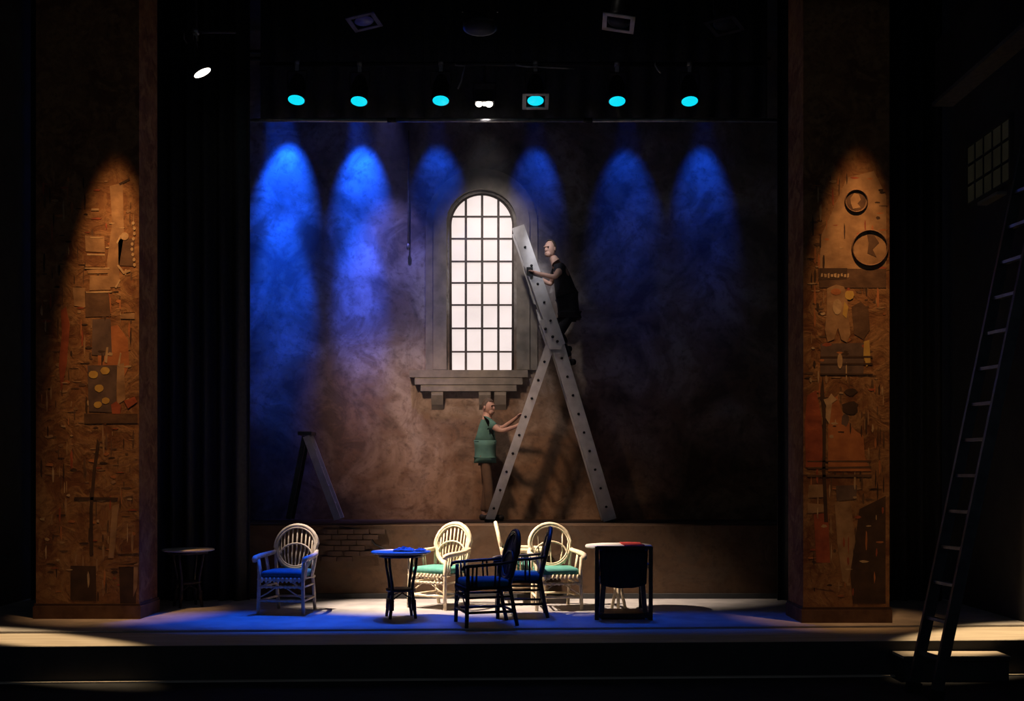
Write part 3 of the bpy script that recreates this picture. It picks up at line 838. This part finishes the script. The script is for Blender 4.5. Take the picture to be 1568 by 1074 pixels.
cor = struct(thing('trim_5', (XR, 13.50, EYE + 562 / F * 14.9)))
m_ = MB(); m_.box((-0.12, 0, 0.45), (0.24, 2.7, 0.8)); m_.build('cornice', mat('cornice_dark', (0.03, 0.03, 0.032), None, 5, 0.8), cor)
m_ = MB(); m_.box((-0.14, 0, 0.025), (0.28, 2.72, 0.05)); m_.build('cornice_edge', mat('cornice_edge', (0.16, 0.15, 0.14), None, 12, 0.7), cor)  # paler than the cornice: faint light on its lower edge put into colour

# ------------------------------------------------------------------ wicker chairs
def make_chair(name, m_cane, m_cush, panel=False, staves=13, thick=1.0, arm=1.0):
    t = thing(name)
    hoop_tilt = math.radians(13)
    by, bz0 = 0.24, 0.46                     # foot of the back
    def bk(x, h, off=0.0):                   # point on the tilted back plane, h above its foot
        return Vector((x, by + h * math.sin(hoop_tilt) + off, bz0 + h * math.cos(hoop_tilt)))
    # legs
    for s in (-1, 1):
        m_ = MB(); m_.tube([(s * .285, -.265, 0), (s * .28, -.26, .2), (s * .275, -.25, .45), (s * .285, -.25, .665)], [.022, .024, .024, .02], 8); m_.build('leg', m_cane, t)
        m_ = MB(); m_.tube([(s * .235, .33, 0), (s * .24, .285, .2), (s * .235, .24, .46)], [.022, .024, .022], 8); m_.build('leg', m_cane, t)
    # seat frame and cushion
    m_ = MB(); m_.tube([(-.28, -.26, .425), (.28, -.26, .425), (.25, .25, .425), (-.25, .25, .425)], .022, 8, closed=True)
    m_.box((0, -0.005, .43), (.50, .47, .02)); m_.build('seat_frame', m_cane, t)
    m_ = MB()
    n = 10
    for k in range(n):
        x = -.235 + .47 * k / (n - 1)
        m_.sphere((x, -.272, .418), (.017, .02, .034), 8, 6)
    m_.build('seat_binding', m_cane, t)
    m_ = MB(); m_.rbox((0, -.01, .482), (.53, .50, .085), .035, 3, puff=.018); m_.build('cushion', m_cush, t)
    # stretchers
    m_ = MB(); m_.tube([(-.278, -.262, .335), (.278, -.262, .335)], .015, 8)
    for k in range(9):
        x = -.235 + .47 * k / 8
        m_.sphere((x, -.264, .335), (.024, .021, .021), 8, 5)
    m_.build('stretcher', m_cane, t)
    m_ = MB(); m_.tube([(-.28, -.262, .165), (-.12, -.262, .17), (0, -.262, .165), (.12, -.262, .17), (.28, -.262, .165)], [.016, .021, .015, .021, .016], 8); m_.build('stretcher', m_cane, t)
    for s in (-1, 1):
        m_ = MB(); m_.tube([(s * .28, -.26, .165), (s * .24, .295, .165)], .015, 8); m_.tube([(s * .28, -.26, .33), (s * .237, .26, .33)], .013, 8); m_.build('stretcher', m_cane, t)
        m_ = MB(); m_.tube([(s * .275, -.262, .30), (s * .20, -.262, .36), (s * .12, -.262, .41)], .011, 6)
        m_.tube([(s * .278, -.262, .20), (s * .18, -.262, .25), (s * .07, -.262, .325)], .009, 6); m_.build('brace', m_cane, t)
    m_ = MB(); m_.tube([(-.24, .295, .165), (.24, .295, .165)], .015, 8); m_.build('stretcher', m_cane, t)
    # hoop back
    hc, rx, rz = .335, .275, .275
    def hp_(a, k=1.0, off=0.0):
        return bk(rx * k * math.cos(a) * (1.0 if math.sin(a) > 0 else 0.93), hc + rz * k * math.sin(a), off)
    N = 36
    m_ = MB(); m_.tube([hp_(2 * PI * k / N) for k in range(N)], .026 * thick, 8, closed=True); m_.build('back_hoop', m_cane, t)
    m_ = MB(); m_.tube([hp_(2 * PI * k / N, .90, -.012) for k in range(N)], .012 * thick, 6, closed=True); m_.build('inner_hoop', m_cane, t)
    if panel:
        m_ = MB()
        ring = [hp_(2 * PI * k / N, .90) for k in range(N)]
        m_.prism(ring, (0, .012, 0)); m_.build('woven_panel', M_weave, t)
    for k in range(staves):
        a = PI * (0.045 + 0.91 * k / (staves - 1))
        e = hp_(a, .93)
        b = bk(.17 * math.cos(a), .085)
        mid = (e + b) / 2 + Vector((.03 * math.cos(a), .012, 0))
        m_ = MB(); m_.tube([b, b.lerp(mid, .6) + Vector((.012 * math.cos(a), 0, 0)), mid, e], .0095 * thick, 6); m_.build('stave', m_cane, t)
    ar = [bk(.215 * math.cos(a), .21 + .17 * math.sin(a), -.014) for a in [PI * (-.06 + 1.12 * k / 14) for k in range(15)]]
    m_ = MB(); m_.tube(ar, .012, 6); m_.build('back_band', m_cane, t)
    for s in (-1, 1):
        m_ = MB(); m_.tube([(s * .235, .24, .46), bk(s * .262, .22), bk(s * .272, .30)], .022, 8); m_.build('back_post', m_cane, t)
        # arm
        st = bk(s * .268, .27, -.01)
        m_ = MB(); m_.tube([st, (s * .315, .12, .705), (s * .335, -.08, .695), (s * .325, -.25, .685), (s * .315, -.305, .672), (s * .308, -.315, .64)], [r_ * arm for r_ in (.027, .031, .033, .034, .034, .026)], 8); m_.build('armrest', m_cane, t)
        for y in (-.20, -.155, .06, .11):
            m_ = MB(); m_.tube([(s * .272, y, .43), (s * .315, y, .69)], .011, 6); m_.build('arm_strut', m_cane, t)
    return t
M_weave = mat('dark_woven_cane', (0.05, 0.04, 0.037), (0.018, 0.014, 0.013), 60, 0.7, bump=0.4)
def put(o, px, dd, deg, label):
    o.location = (P(px, 0, dd).x, dd, 0)
    o.rotation_euler = (0, 0, math.radians(deg))
    return tag(o, label, 'chair', 'wicker armchairs on the stage')
c1 = put(make_chair('wicker_armchair', M_rattan_grey, M_navy, staves=13), 441, 13.72, -8, 'pale fan-back wicker armchair with dark blue cushion, alone at left in blue light')
c2 = put(make_chair('wicker_armchair', M_rattan, M_teal, staves=13, thick=1.15), 672, 14.25, -32, 'bright cream fan-back wicker armchair with green cushion behind the round table')
c3 = put(make_chair('wicker_armchair', M_rattan, M_teal, staves=5), 850, 14.12, 9, 'bright cream hoop-back wicker armchair with green cushion left of the white table')
c4 = put(make_chair('wicker_armchair', M_rattan, M_teal, staves=9), 802, 14.87, 92, 'cream wicker armchair turned sideways, mostly hidden behind the dark chairs')
c5 = put(make_chair('wicker_armchair', M_dark, M_navy, panel=True, staves=7, arm=.55), 741, 12.62, -75, 'dark cane armchair with blue cushion seen from the side, nearest the stage front')
c6 = put(make_chair('wicker_armchair', M_dark, M_navy, panel=False, staves=9, arm=.55), 795, 13.38, -88, 'dark cane armchair seen edge-on directly behind the other dark chair')

# ------------------------------------------------------------------ tables
def make_table(name, m_leg, m_top, r=.355, h=.79):
    t = thing(name)
    m_ = MB(); m_.lathe([(r - .02, h - .028), (r, h - .02), (r, h - .006), (r - .008, h)], seg=36); m_.build('table_top', m_top, t)
    m_ = MB(); m_.lathe([(r - .09, h - .07), (r - .08, h - .028)], seg=28); m_.build('apron', m_leg, t)
    for k in range(4):
        a = PI / 4 + k * PI / 2 + .25
        cs, sn = math.cos(a), math.sin(a)
        m_ = MB(); m_.tube([(cs * rr, sn * rr, z) for rr, z in ((.235, h - .03), (.215, .6), (.175, .42), (.165, .33), (.18, .2), (.215, 0))], [.017, .017, .018, .02, .024, .018], 8)
        m_.build('leg', m_leg, t)
        m_ = MB(); m_.tube([(cs * .19, sn * .19, .10), (cs * .182, sn * .182, .22)], .03, 8); m_.build('leg_cuff', m_leg, t)
        b = a + PI / 4
        m_ = MB(); m_.tube([(cs * .175, sn * .175, .22), (math.cos(b) * .09, math.sin(b) * .09, .30), (math.cos(a + PI / 2) * .175, math.sin(a + PI / 2) * .175, .22)], .009, 6); m_.build('brace', m_leg, t)
    m_ = MB(); m_.lathe([(.165, .315), (.18, .32), (.18, .345), (.165, .35)], seg=20); m_.build('lower_shelf', m_leg, t)
    return t
t1 = make_table('round_table', M_dark, M_tabletop)
t1.location = (P(614, 0, 13.2).x, 13.2, 0)
tag(t1, 'round pale-topped table on dark splayed legs beside the cream fan-back chair', 'table')
t2 = copy_tree(t1)
t2.location = (P(288, 0, 14.3).x, 14.3, 0); t2.scale = (.93, .93, .94); t2.rotation_euler.z = .3
tag(t2, 'small round table standing in the dark beside the left pillar', 'table')
def crumple(name, c, sx, sy, h, m, seed, label, cat):
    rnd = random.Random(seed); n = 9
    v = []; f = []
    for i in range(n):
        for j in range(n):
            u, w_ = i / (n - 1) - .5, j / (n - 1) - .5
            e = 1 - max(abs(u), abs(w_)) * 1.6
            v.append((u * sx + rnd.uniform(-.02, .02) * sx * 3, w_ * sy + rnd.uniform(-.02, .02) * sy * 3, .006 + h * max(0, rnd.uniform(.2, 1) * e)))
    for i in range(n - 1):
        for j in range(n - 1):
            a = i * n + j
            f.append((a, a + n, a + n + 1, a + 1))
    m0 = len(v); v += [(x, y, z - .006) for x, y, z in v]
    f += [tuple(m0 + k for k in reversed(q_)) for q_ in f]
    B = [i for i in range(n)] + [i * n + n - 1 for i in range(1, n)] + [(n - 1) * n + j for j in range(n - 2, -1, -1)] + [i * n for i in range(n - 2, 0, -1)]
    for k in range(len(B)):
        a, b = B[k], B[(k + 1) % len(B)]
        f.append((a, b, b + m0, a + m0))
    mb = MB(); mb.add(v, f)
    o = mb.build(name, m); o.location = c
    return tag(o, label, cat)
T = t1.location
crumple('crumpled_cloth', (T.x + .04, T.y - .02, .791), .24, .22, .07, M_paper, 3, 'crumpled violet cloth lying on the round table', 'cloth')
crumple('crumpled_paper', (T.x + .23, T.y + .0, .791), .12, .15, .045, M_paper, 8, 'small crumpled paper at the right rim of the round table', 'paper')

# white pedestal table with a red cloth
t3 = thing('pedestal_table', (P(947, 0, 14.0).x, 14.0, 0))
m_ = MB(); m_.lathe([(.38, .775), (.415, .78), (.42, .80), (.41, .815)], seg=40); m_.build('table_top', M_tabletop, t3)
m_ = MB(); m_.lathe([(.12, .755), (.14, .775)], seg=20); m_.build('collar', M_rattan, t3)
for k in range(3):
    a = k * 2 * PI / 3 + .4
    m_ = MB(); m_.tube([(math.cos(a) * .11, math.sin(a) * .11, .76), (math.cos(a) * .04, math.sin(a) * .04, .42), (math.cos(a) * .05, math.sin(a) * .05, .2), (math.cos(a) * .10, math.sin(a) * .10, 0)], .02, 8); m_.build('leg', M_rattan, t3)
m_ = MB(); m_.tube([(.055 * math.cos(2 * PI * k / 14), .055 * math.sin(2 * PI * k / 14), .38) for k in range(14)], .012, 6, closed=True); m_.build('binding_ring', M_rattan, t3)
tag(t3, 'round white-topped table behind the dark square-backed chair', 'table')
cl = MB()
v = []; f = []
n = 10
rr = .425
pts = []
for i in range(n + 1):
    x = .05 + (.30 - .05) * i / n
    for j in range(n + 1):
        y = -math.sqrt(rr * rr - x * x) + 2 * math.sqrt(rr * rr - x * x) * j / n
        v.append((x, y * .9, .8165 + .008 + .006 * math.sin(9 * x + 7 * y) ** 2))
for i in range(n):
    for j in range(n):
        a = i * (n + 1) + j
        f.append((a, a + n + 1, a + n + 2, a + 1))
m0 = len(v); v += [(x, y, .8162) for x, y, z in v]
f += [tuple(m0 + k for k in reversed(q_)) for q_ in f]
for i in range(n):
    a = i * (n + 1); b = a + n + 1
    f.append((a, b, b + m0, a + m0)); f.append((a + n, b + n, b + n + m0, a + n + m0))
    f.append((i, i + 1, i + 1 + m0, i + m0)); e_ = n * (n + 1) + i; f.append((e_, e_ + 1, e_ + 1 + m0, e_ + m0))
cl.add(v, f)
o = cl.build('red_cloth', M_red); o.location = t3.location
tag(o, 'folded red cloth lying on the right half of the white table', 'cloth')

# dark square-backed chair, its back to the audience
DC = 12.98
ch = thing('square_back_chair', (P(955, 0, DC).x, DC, 0), math.radians(0))
hw = .315
for s in (-1, 1):
    m_ = MB(); m_.bar((s * hw, 0, 0), (s * hw, -.02, .86), .04, .045); m_.build('rear_post', M_dark, ch)
    m_ = MB(); m_.bar((s * (hw - .055), .52, 0), (s * (hw - .055), .52, .62), .045, .045); m_.build('front_post', M_dark, ch)
    m_ = MB(); m_.bar((s * (hw - .06), .055, .08), (s * (hw - .09), .075, .46), .05, .055); m_.build('inner_leg', M_purple, ch)
    m_ = MB(); m_.bar((s * hw, -.01, .62), (s * (hw - .055), .54, .64), .045, .045, Vector((1, 0, 0))); m_.build('armrest', M_dark, ch)
    m_ = MB(); m_.bar((s * hw, .0, .065), (s * (hw - .05), .52, .065), .04, .04, Vector((1, 0, 0))); m_.build('floor_rail', M_dark, ch)
m_ = MB(); m_.bar((-hw, -.02, .845), (hw, -.02, .845), .04, .04); m_.build('top_rail', M_dark, ch)
m_ = MB(); m_.bar((-hw, 0, .05), (hw, 0, .05), .045, .05); m_.build('floor_rail', M_dark, ch)
m_ = MB(); m_.box((0, .27, .062), (2 * hw - .10, .46, .02)); m_.build('base_board', M_redwood, ch)
# slung fabric back with soft folds and a rounded lower edge
v = []; f = []
nx, nz = 16, 8
for i in range(nx + 1):
    u = i / nx * 2 - 1
    for j in range(nz + 1):
        lower = .37 + .05 * abs(u) ** 3
        z = .83 + (lower - .83) * j / nz
        v.append((u * (hw - .03 - .02 * (j / nz)), .012 + .014 * math.sin(u * 11) * (j / nz) - .01 * (j / nz), z))
for i in range(nx):
    for j in range(nz):
        a = i * (nz + 1) + j
        f.append((a, a + nz + 1, a + nz + 2, a + 1))
m0 = len(v); v += [(x, y + .03, z) for x, y, z in v]
f += [tuple(m0 + k for k in reversed(q_)) for q_ in f]
for i in range(nx):
    a = i * (nz + 1); b = a + nz + 1
    f.append((a, b, b + m0, a + m0)); f.append((a + nz, b + nz, b + nz + m0, a + nz + m0))
for j in range(nz):
    f.append((j, j + 1, j + 1 + m0, j + m0)); e_ = nx * (nz + 1) + j; f.append((e_, e_ + 1, e_ + 1 + m0, e_ + m0))
m_ = MB(); m_.add(v, f, True); m_.build('fabric_back', M_fabric, ch)
m_ = MB(); m_.rbox((0, .29, .43), (2 * hw - .12, .46, .10), .03); m_.build('seat', M_fabric, ch)
tag(ch, 'dark square-backed chair with fabric back turned to the audience before the white table', 'chair')

# ------------------------------------------------------------------ tall ladder by the window
def ladder_run(root, a, b, ya_, yb_, wdt, th, m, rung_m, first=.18, step=.28, bolts=True, rails=True):
    """two rails from a to b (x, z), at depths ya_ and yb_, with rungs between"""
    A = Vector((a[0], 0, a[1])); B = Vector((b[0], 0, b[1])); t = (B - A)
    Ln = t.length; t.normalize()
    n = Vector((t.z, 0, -t.x))
    for y in (ya_, yb_):
        m_ = MB(); m_.bar(A + Vector((0, y, 0)), B + Vector((0, y, 0)), th, wdt); m_.build('rail', m, root)
    s = first
    while s < Ln - .08:
        p = A + t * s
        m_ = MB(); m_.tube([p + Vector((0, ya_, 0)), p + Vector((0, yb_, 0))], .018, 8); r_ = m_.build('rung', rung_m, root)
        if bolts:
            m_ = MB(); m_.tube([p + Vector((0, ya_ - th / 2 - .008, 0)), p + Vector((0, ya_ - th / 2 + .002, 0))], .019, 10); m_.build('rung_end', M_iron, r_)
        s += step
LD = 16.05
def L2(px, py):
    p = P(px, py, LD); return (p.x, p.z - PZ)
lad = thing('folding_ladder', (0, LD, PZ))
apex = L2(849, 512)
footL = L2(750, 0)[0], 0.03
footR = L2(934, 0)[0], 0.03
topU = L2(793, 348)
ladder_run(lad, footL, L2(842, 530), 0.0, .38, .13, .05, M_alu, M_alu)
ladder_run(lad, footR, apex, -.012, .40, .19, .05, M_alu, M_alu, first=.2)
ladder_run(lad, L2(856, 530), topU, -.03, .36, .185, .045, M_alu, M_alu, first=.1)
for y in (-.075, .415):
    m_ = MB(); m_.prism([(x, y, z) for x, z in (L2(826, 493), L2(836, 487), L2(862, 528), L2(858, 536), L2(841, 536))], (0, .02, 0)); h_ = m_.build('hinge_plate', M_alu, lad)
    if y < 0:
        for px, py in ((846, 517), (835, 535 - 30), (853, 524)):
            c_ = L2(px, py); m_ = MB(); m_.tube([(c_[0], y - .012, c_[1]), (c_[0], y + .002, c_[1])], .022, 10); m_.build('bolt', M_iron, h_)
for f_ in (footL, footR):
    for y in (0, .38):
        m_ = MB(); m_.box((f_[0], y, .02), (.15, .07, .04)); m_.build('rubber_foot', M_iron, lad)
c_ = L2(811, 417); m_ = MB(); m_.box((c_[0], -.065, c_[1]), (.09, .02, .12)); m_.box((c_[0] + .03, -.07, c_[1] - .05), (.04, .02, .08)); m_.build('locking_hook', M_iron, lad)
tag(lad, 'tall silver folding ladder standing open beside the bright arched window', 'ladder')
# small stepladder, dim, at left
l2 = thing('stepladder', (0, 16.3, PZ))
def L3(px, py):
    p = P(px, py, 16.3); return (p.x, p.z - PZ)
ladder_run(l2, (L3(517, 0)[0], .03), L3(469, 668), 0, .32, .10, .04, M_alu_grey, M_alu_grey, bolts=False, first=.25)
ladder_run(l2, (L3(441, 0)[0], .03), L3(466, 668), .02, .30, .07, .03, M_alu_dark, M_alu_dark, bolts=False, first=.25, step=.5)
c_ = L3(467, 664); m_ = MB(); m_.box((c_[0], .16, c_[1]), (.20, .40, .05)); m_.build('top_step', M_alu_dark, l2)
tag(l2, 'dim small stepladder standing against the wall above the left wicker chair', 'ladder')

# ------------------------------------------------------------------ aluminium ladder in front at right
fl_ = thing('leaning_ladder', (P(1397, 0, 10.6).x, 10.6, -.38))
A0 = Vector((0, 0, 0)); dirL = (P(1497, 549, 10.6) - P(1405, 990, 10.6)); dirL.normalize()
rv = Vector((P(1447, 0, 10.2).x - P(1412, 0, 10.6).x, -.4, 0)) * 1.0
LEN = (XR - .06 - rv.x - fl_.location.x) / dirL.x
for k, o0 in enumerate((A0, rv)):
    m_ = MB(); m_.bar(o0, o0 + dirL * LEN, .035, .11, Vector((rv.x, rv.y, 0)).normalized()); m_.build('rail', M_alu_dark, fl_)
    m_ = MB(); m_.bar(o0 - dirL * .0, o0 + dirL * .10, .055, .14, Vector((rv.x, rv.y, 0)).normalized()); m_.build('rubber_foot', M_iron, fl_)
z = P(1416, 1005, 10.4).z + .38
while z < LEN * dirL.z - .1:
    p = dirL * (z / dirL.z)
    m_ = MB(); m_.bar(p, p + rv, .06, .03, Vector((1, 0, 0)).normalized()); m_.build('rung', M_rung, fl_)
    z += .338
tag(fl_, 'dark aluminium ladder leaning in front of the stage at far right', 'ladder')
# black step box before the apron
bx = thing('step_box', ((P(1385, 0, 11.15).x + P(1545, 0, 11.15).x) / 2, 11.30, -.38))
bw = P(1545, 0, 11.15).x - P(1385, 0, 11.15).x
m_ = MB(); m_.box((0, 0, .115), (bw, .30, .23)); m_.build('carcass', M_black, bx)
m_ = MB(); m_.box((0, 0, .243), (bw + .03, .32, .026)); m_.build('tread', M_apron, bx)
m_ = MB(); m_.box((0, -.155, .23), (bw + .02, .02, .04)); m_.build('nosing', M_black, bx)
tag(bx, 'low black step box with pale top before the apron at right', 'step')

# ------------------------------------------------------------------ the two workers on and by the ladder
def skin_mesh(name, verts, edges, radii, sub=2):
    me = bpy.data.meshes.new(name)
    me.from_pydata([tuple(v) for v in verts], edges, [])
    o = bpy.data.objects.new(name, me); col.objects.link(o)
    sk = o.modifiers.new('skin', 'SKIN')
    sk.use_smooth_shade = True
    ss = o.modifiers.new('sub', 'SUBSURF'); ss.levels = sub; ss.render_levels = sub
    sd = me.skin_vertices[0].data
    for i, r in enumerate(radii):
        sd[i].radius = r if isinstance(r, tuple) else (r, r)
        sd[i].use_root = (i == 0)
    dg = bpy.context.evaluated_depsgraph_get()
    me2 = bpy.data.meshes.new_from_object(o.evaluated_get(dg))
    bpy.data.objects.remove(o); bpy.data.meshes.remove(me)
    return me2
def me_to_mb(me, mb=None):
    mb = mb or MB()
    mb.add([v.co.copy() for v in me.vertices], [tuple(p.vertices) for p in me.polygons], True)
    return mb
def limb_chain(points, radii):
    return points, radii
def person(name, J, shirt_m, trous_m, hair_m, face, label, bald=False):
    """J: joints in world coordinates"""
    g = lambda k: Vector(J[k])
    base = (g('ankleL') + g('ankleR')) / 2; base.z -= .08
    root = thing(name, base)
    o_ = -base
    names = ['pelvis', 'spine', 'chest', 'neck', 'skull', 'shL', 'elL', 'wrL', 'haL', 'shR', 'elR', 'wrR', 'haR', 'hipL', 'knL', 'ankleL', 'toeL', 'hipR', 'knR', 'ankleR', 'toeR']
    E = [('pelvis', 'spine'), ('spine', 'chest'), ('chest', 'neck'), ('neck', 'skull'), ('chest', 'shL'), ('shL', 'elL'), ('elL', 'wrL'), ('wrL', 'haL'), ('chest', 'shR'), ('shR', 'elR'), ('elR', 'wrR'), ('wrR', 'haR'),
         ('pelvis', 'hipL'), ('hipL', 'knL'), ('knL', 'ankleL'), ('ankleL', 'toeL'), ('pelvis', 'hipR'), ('hipR', 'knR'), ('knR', 'ankleR'), ('ankleR', 'toeR')]
    Rr = dict(pelvis=.11, spine=.115, chest=.135, neck=.066, skull=.07, shL=.068, shR=.068, elL=.043, elR=.043, wrL=.029, wrR=.029, haL=(.038, .022), haR=(.038, .022), hipL=.078, hipR=.078, knL=.058, knR=.058, ankleL=.04, ankleR=.04, toeL=.036, toeR=.036)
    idx = {n_: i for i, n_ in enumerate(names)}
    body = skin_mesh('body', [g(n_) + o_ for n_ in names], [(idx[a], idx[b]) for a, b in E], [Rr[n_] for n_ in names])
    mb = me_to_mb(body)
    hd = g('head') + o_
    fv = Vector(face).normalized()
    Rh = Matrix((fv.cross(Vector((0, 0, 1))).normalized() * -1, -fv, Vector((0, 0, 1)))).transposed()   # local -Y = face
    mb.sphere(hd, (.078, .098, .122), 16, 12, Rh)
    mb.sphere(hd + Rh @ Vector((0, -.055, -.075)), (.052, .045, .05), 12, 8, Rh)       # jaw
    mb.sphere(hd + Rh @ Vector((0, -.102, -.018)), (.014, .020, .026), 8, 6, Rh)        # nose
    mb.sphere(hd + Rh @ Vector((0, -.093, .03)), (.055, .014, .012), 10, 6, Rh)         # brow
    mb.sphere(hd + Rh @ Vector((0, -.092, -.067)), (.024, .014, .010), 8, 6, Rh)        # mouth
    for s in (-1, 1):
        mb.sphere(hd + Rh @ Vector((s * .08, .01, -.012)), (.012, .022, .032), 8, 6, Rh)
    # hands: five fingers each
    for sd in 'LR':
        wv, hv = g('wr' + sd) + o_, g('ha' + sd) + o_
        fwd = (hv - wv).normalized()
        side = fwd.cross(Vector((0, 0, 1)))
        side = side.normalized() if side.length > .1 else Vector((0, 1, 0))
        curl = Vector(J.get('curl' + sd, (0, 0, -1)))
        for k, ln in enumerate((.062, .072, .068, .054)):
            s0 = hv + side * ((k - 1.5) * .019) + fwd * .01
            mb.tube([s0 - fwd * .03, s0 + fwd * ln * .35, s0 + fwd * ln * .6 + curl * ln * .35, s0 + fwd * ln * .55 + curl * ln * .75], [.010, .0095, .009, .007], 6)
        s0 = hv - side * .03 - fwd * .03
        mb.tube([s0 + side * .012, s0 - side * .012 + fwd * .025, s0 - side * .01 + fwd * .05 + curl * .03], [.012, .011, .008], 6)
    bo = mb.build('body', M_skin, root)
    for s in (-1, 1):
        m_ = MB(); m_.sphere(hd + Rh @ Vector((s * .032, -.088, .008)), .011, 8, 6); m_.build('eye', M_eye, root)
    # hair cap
    m_ = MB()
    hv_ = []; hf = []; seg = 14
    for i in range(6):
        th = (PI * .46) * i / 5
        for k in range(seg):
            a = 2 * PI * k / seg
            low_ = 1.0 if math.sin(a) > -.2 else (.62 if not bald else .35)
            t_ = th * (1.12 if math.sin(a) > 0 else low_)
            hv_.append(hd + Rh @ Vector((.088 * math.sin(t_) * math.cos(a), .110 * math.sin(t_) * math.sin(a), .135 * math.cos(t_))))
    for i in range(5):
        for k in range(seg):
            hf.append((i * seg + k, (i + 1) * seg + k, (i + 1) * seg + (k + 1) % seg, i * seg + (k + 1) % seg))
    m_.add(hv_, hf, True); m_.build('hair', hair_m, root)
    # shirt: torso and short sleeves; trousers: pelvis and legs
    mid = lambda a, b, t_: Vector(J[a]).lerp(Vector(J[b]), t_)
    tv = [g('pelvis') + Vector((0, 0, .05)), g('spine'), g('chest'), mid('chest', 'neck', .62), g('shL'), mid('shL', 'elL', .62), g('shR'), mid('shR', 'elR', .62), g('pelvis') - Vector((0, 0, .03))]
    sh = skin_mesh('shirt', [p + o_ for p in tv], [(0, 1), (1, 2), (2, 3), (2, 4), (4, 5), (2, 6), (6, 7), (0, 8)], [.168, .160, .172, .088, .084, .068, .084, .068, .172])
    so = me_to_mb(sh).build('shirt', shirt_m, root)
    tv = [g('pelvis') - Vector((0, 0, .03)), g('hipL'), g('knL'), mid('knL', 'ankleL', .93), g('hipR'), g('knR'), mid('knR', 'ankleR', .93)]
    tr = skin_mesh('trousers', [p + o_ for p in tv], [(0, 1), (1, 2), (2, 3), (0, 4), (4, 5), (5, 6)], [.100, .080, .078, .064, .080, .078, .064])
    me_to_mb(tr).build('trousers', trous_m, root)
    for sd in 'LR':
        a, b = g('ankle' + sd) + o_, g('toe' + sd) + o_
        R = lookrot(b - a)
        dirv = Vector((b.x - a.x, b.y - a.y, 0)).normalized()
        Rz = Matrix(((dirv.x, -dirv.y, 0), (dirv.y, dirv.x, 0), (0, 0, 1)))
        m_ = MB(); m_.rbox(Vector(((a.x + b.x) / 2, (a.y + b.y) / 2, a.z - .035)), (.29, .10, .09), .035, 3, Rz); m_.build('shoe', M_shoe, root)
    tag(root, label, 'person')
    return root
# by the foot of the ladder, reaching for its left leg
bx_, by_, bz_ = P(743, 0, 16.62).x, 16.62, PZ
def W(x, y, z): return (bx_ + x, by_ + y, bz_ + z)
JA = dict(pelvis=W(0, 0, .98), spine=W(.0, 0, 1.17), chest=W(.02, 0, 1.39), neck=W(.03, -.01, 1.57), skull=W(.04, -.02, 1.66), head=W(.045, -.025, 1.70),
          shR=W(.03, -.17, 1.47), elR=W(.24, -.26, 1.32), wrR=W(.47, -.28, 1.40), haR=W(.54, -.27, 1.46), shL=W(.03, .17, 1.47), elL=W(.25, .12, 1.38), wrL=W(.45, -.04, 1.52), haL=W(.51, -.09, 1.57),
          hipL=W(-.01, .09, .92), knL=W(.03, .10, .50), ankleL=W(-.03, .11, .08), toeL=W(.13, .12, .035), hipR=W(0, -.09, .92), knR=W(.05, -.11, .50), ankleR=W(.06, -.12, .08), toeR=W(.22, -.13, .035), curlL=(.6, -.5, 0), curlR=(.6, .4, 0))
person('person', JA, M_teeshirt, M_trous, M_hair, (.8, -.55, -.05), 'person in teal shirt standing below the window sill and reaching for the ladder')
# up on the ladder, holding its rail
ub = P(868, 0, 16.28)
def U(px, py, dd=16.28): return tuple(P(px, py, dd))
JB = dict(pelvis=U(872, 476), spine=U(868, 454), chest=U(860, 423), neck=U(850, 401), skull=U(845, 391), head=U(842.5, 381),
          shR=U(861, 410, 16.10), elR=U(849, 425, 15.98), wrR=U(824, 419, 15.98), haR=U(815, 416, 15.98), shL=U(854, 410, 16.45), elL=U(843, 436, 16.50), wrL=U(829, 428, 16.46), haL=U(822, 424, 16.45),
          hipR=U(872, 484, 16.19), knR=U(853, 516, 16.16), ankleR=U(874, 551, 16.17), toeR=U(860, 556, 16.17), hipL=U(872, 484, 16.37), knL=U(848, 498, 16.38), ankleL=U(868, 531, 16.37), toeL=U(854, 536, 16.37), curlL=(-.3, .3, -.8), curlR=(-.2, .8, -.3))
person('person', JB, M_blackcloth, M_blackcloth, M_hair, (-.62, -.75, -.1), 'person in dark clothes high on the ladder, holding its rail with one bare arm', bald=True)

# ------------------------------------------------------------------ thin stage haze
hz = MB(); hz.box((-0.05, 16.24, 4.75), (8.0, 1.46, 7.3))
hm = bpy.data.materials.new('stage_haze'); hm.use_nodes = True
nt = hm.node_tree
nt.nodes.remove(nt.nodes['Principled BSDF'])
vv = nt.nodes.new('ShaderNodeVolumeScatter')
vv.inputs['Color'].default_value = (0.9, 0.9, 0.95, 1)
vv.inputs['Density'].default_value = 0.016
vv.inputs['Anisotropy'].default_value = 0.2
nt.links.new(vv.outputs[0], nt.nodes['Material Output'].inputs['Volume'])
ho = hz.build('haze', hm)
tag(ho, 'thin smoky haze hanging over the middle of the stage', 'haze', kind='stuff')
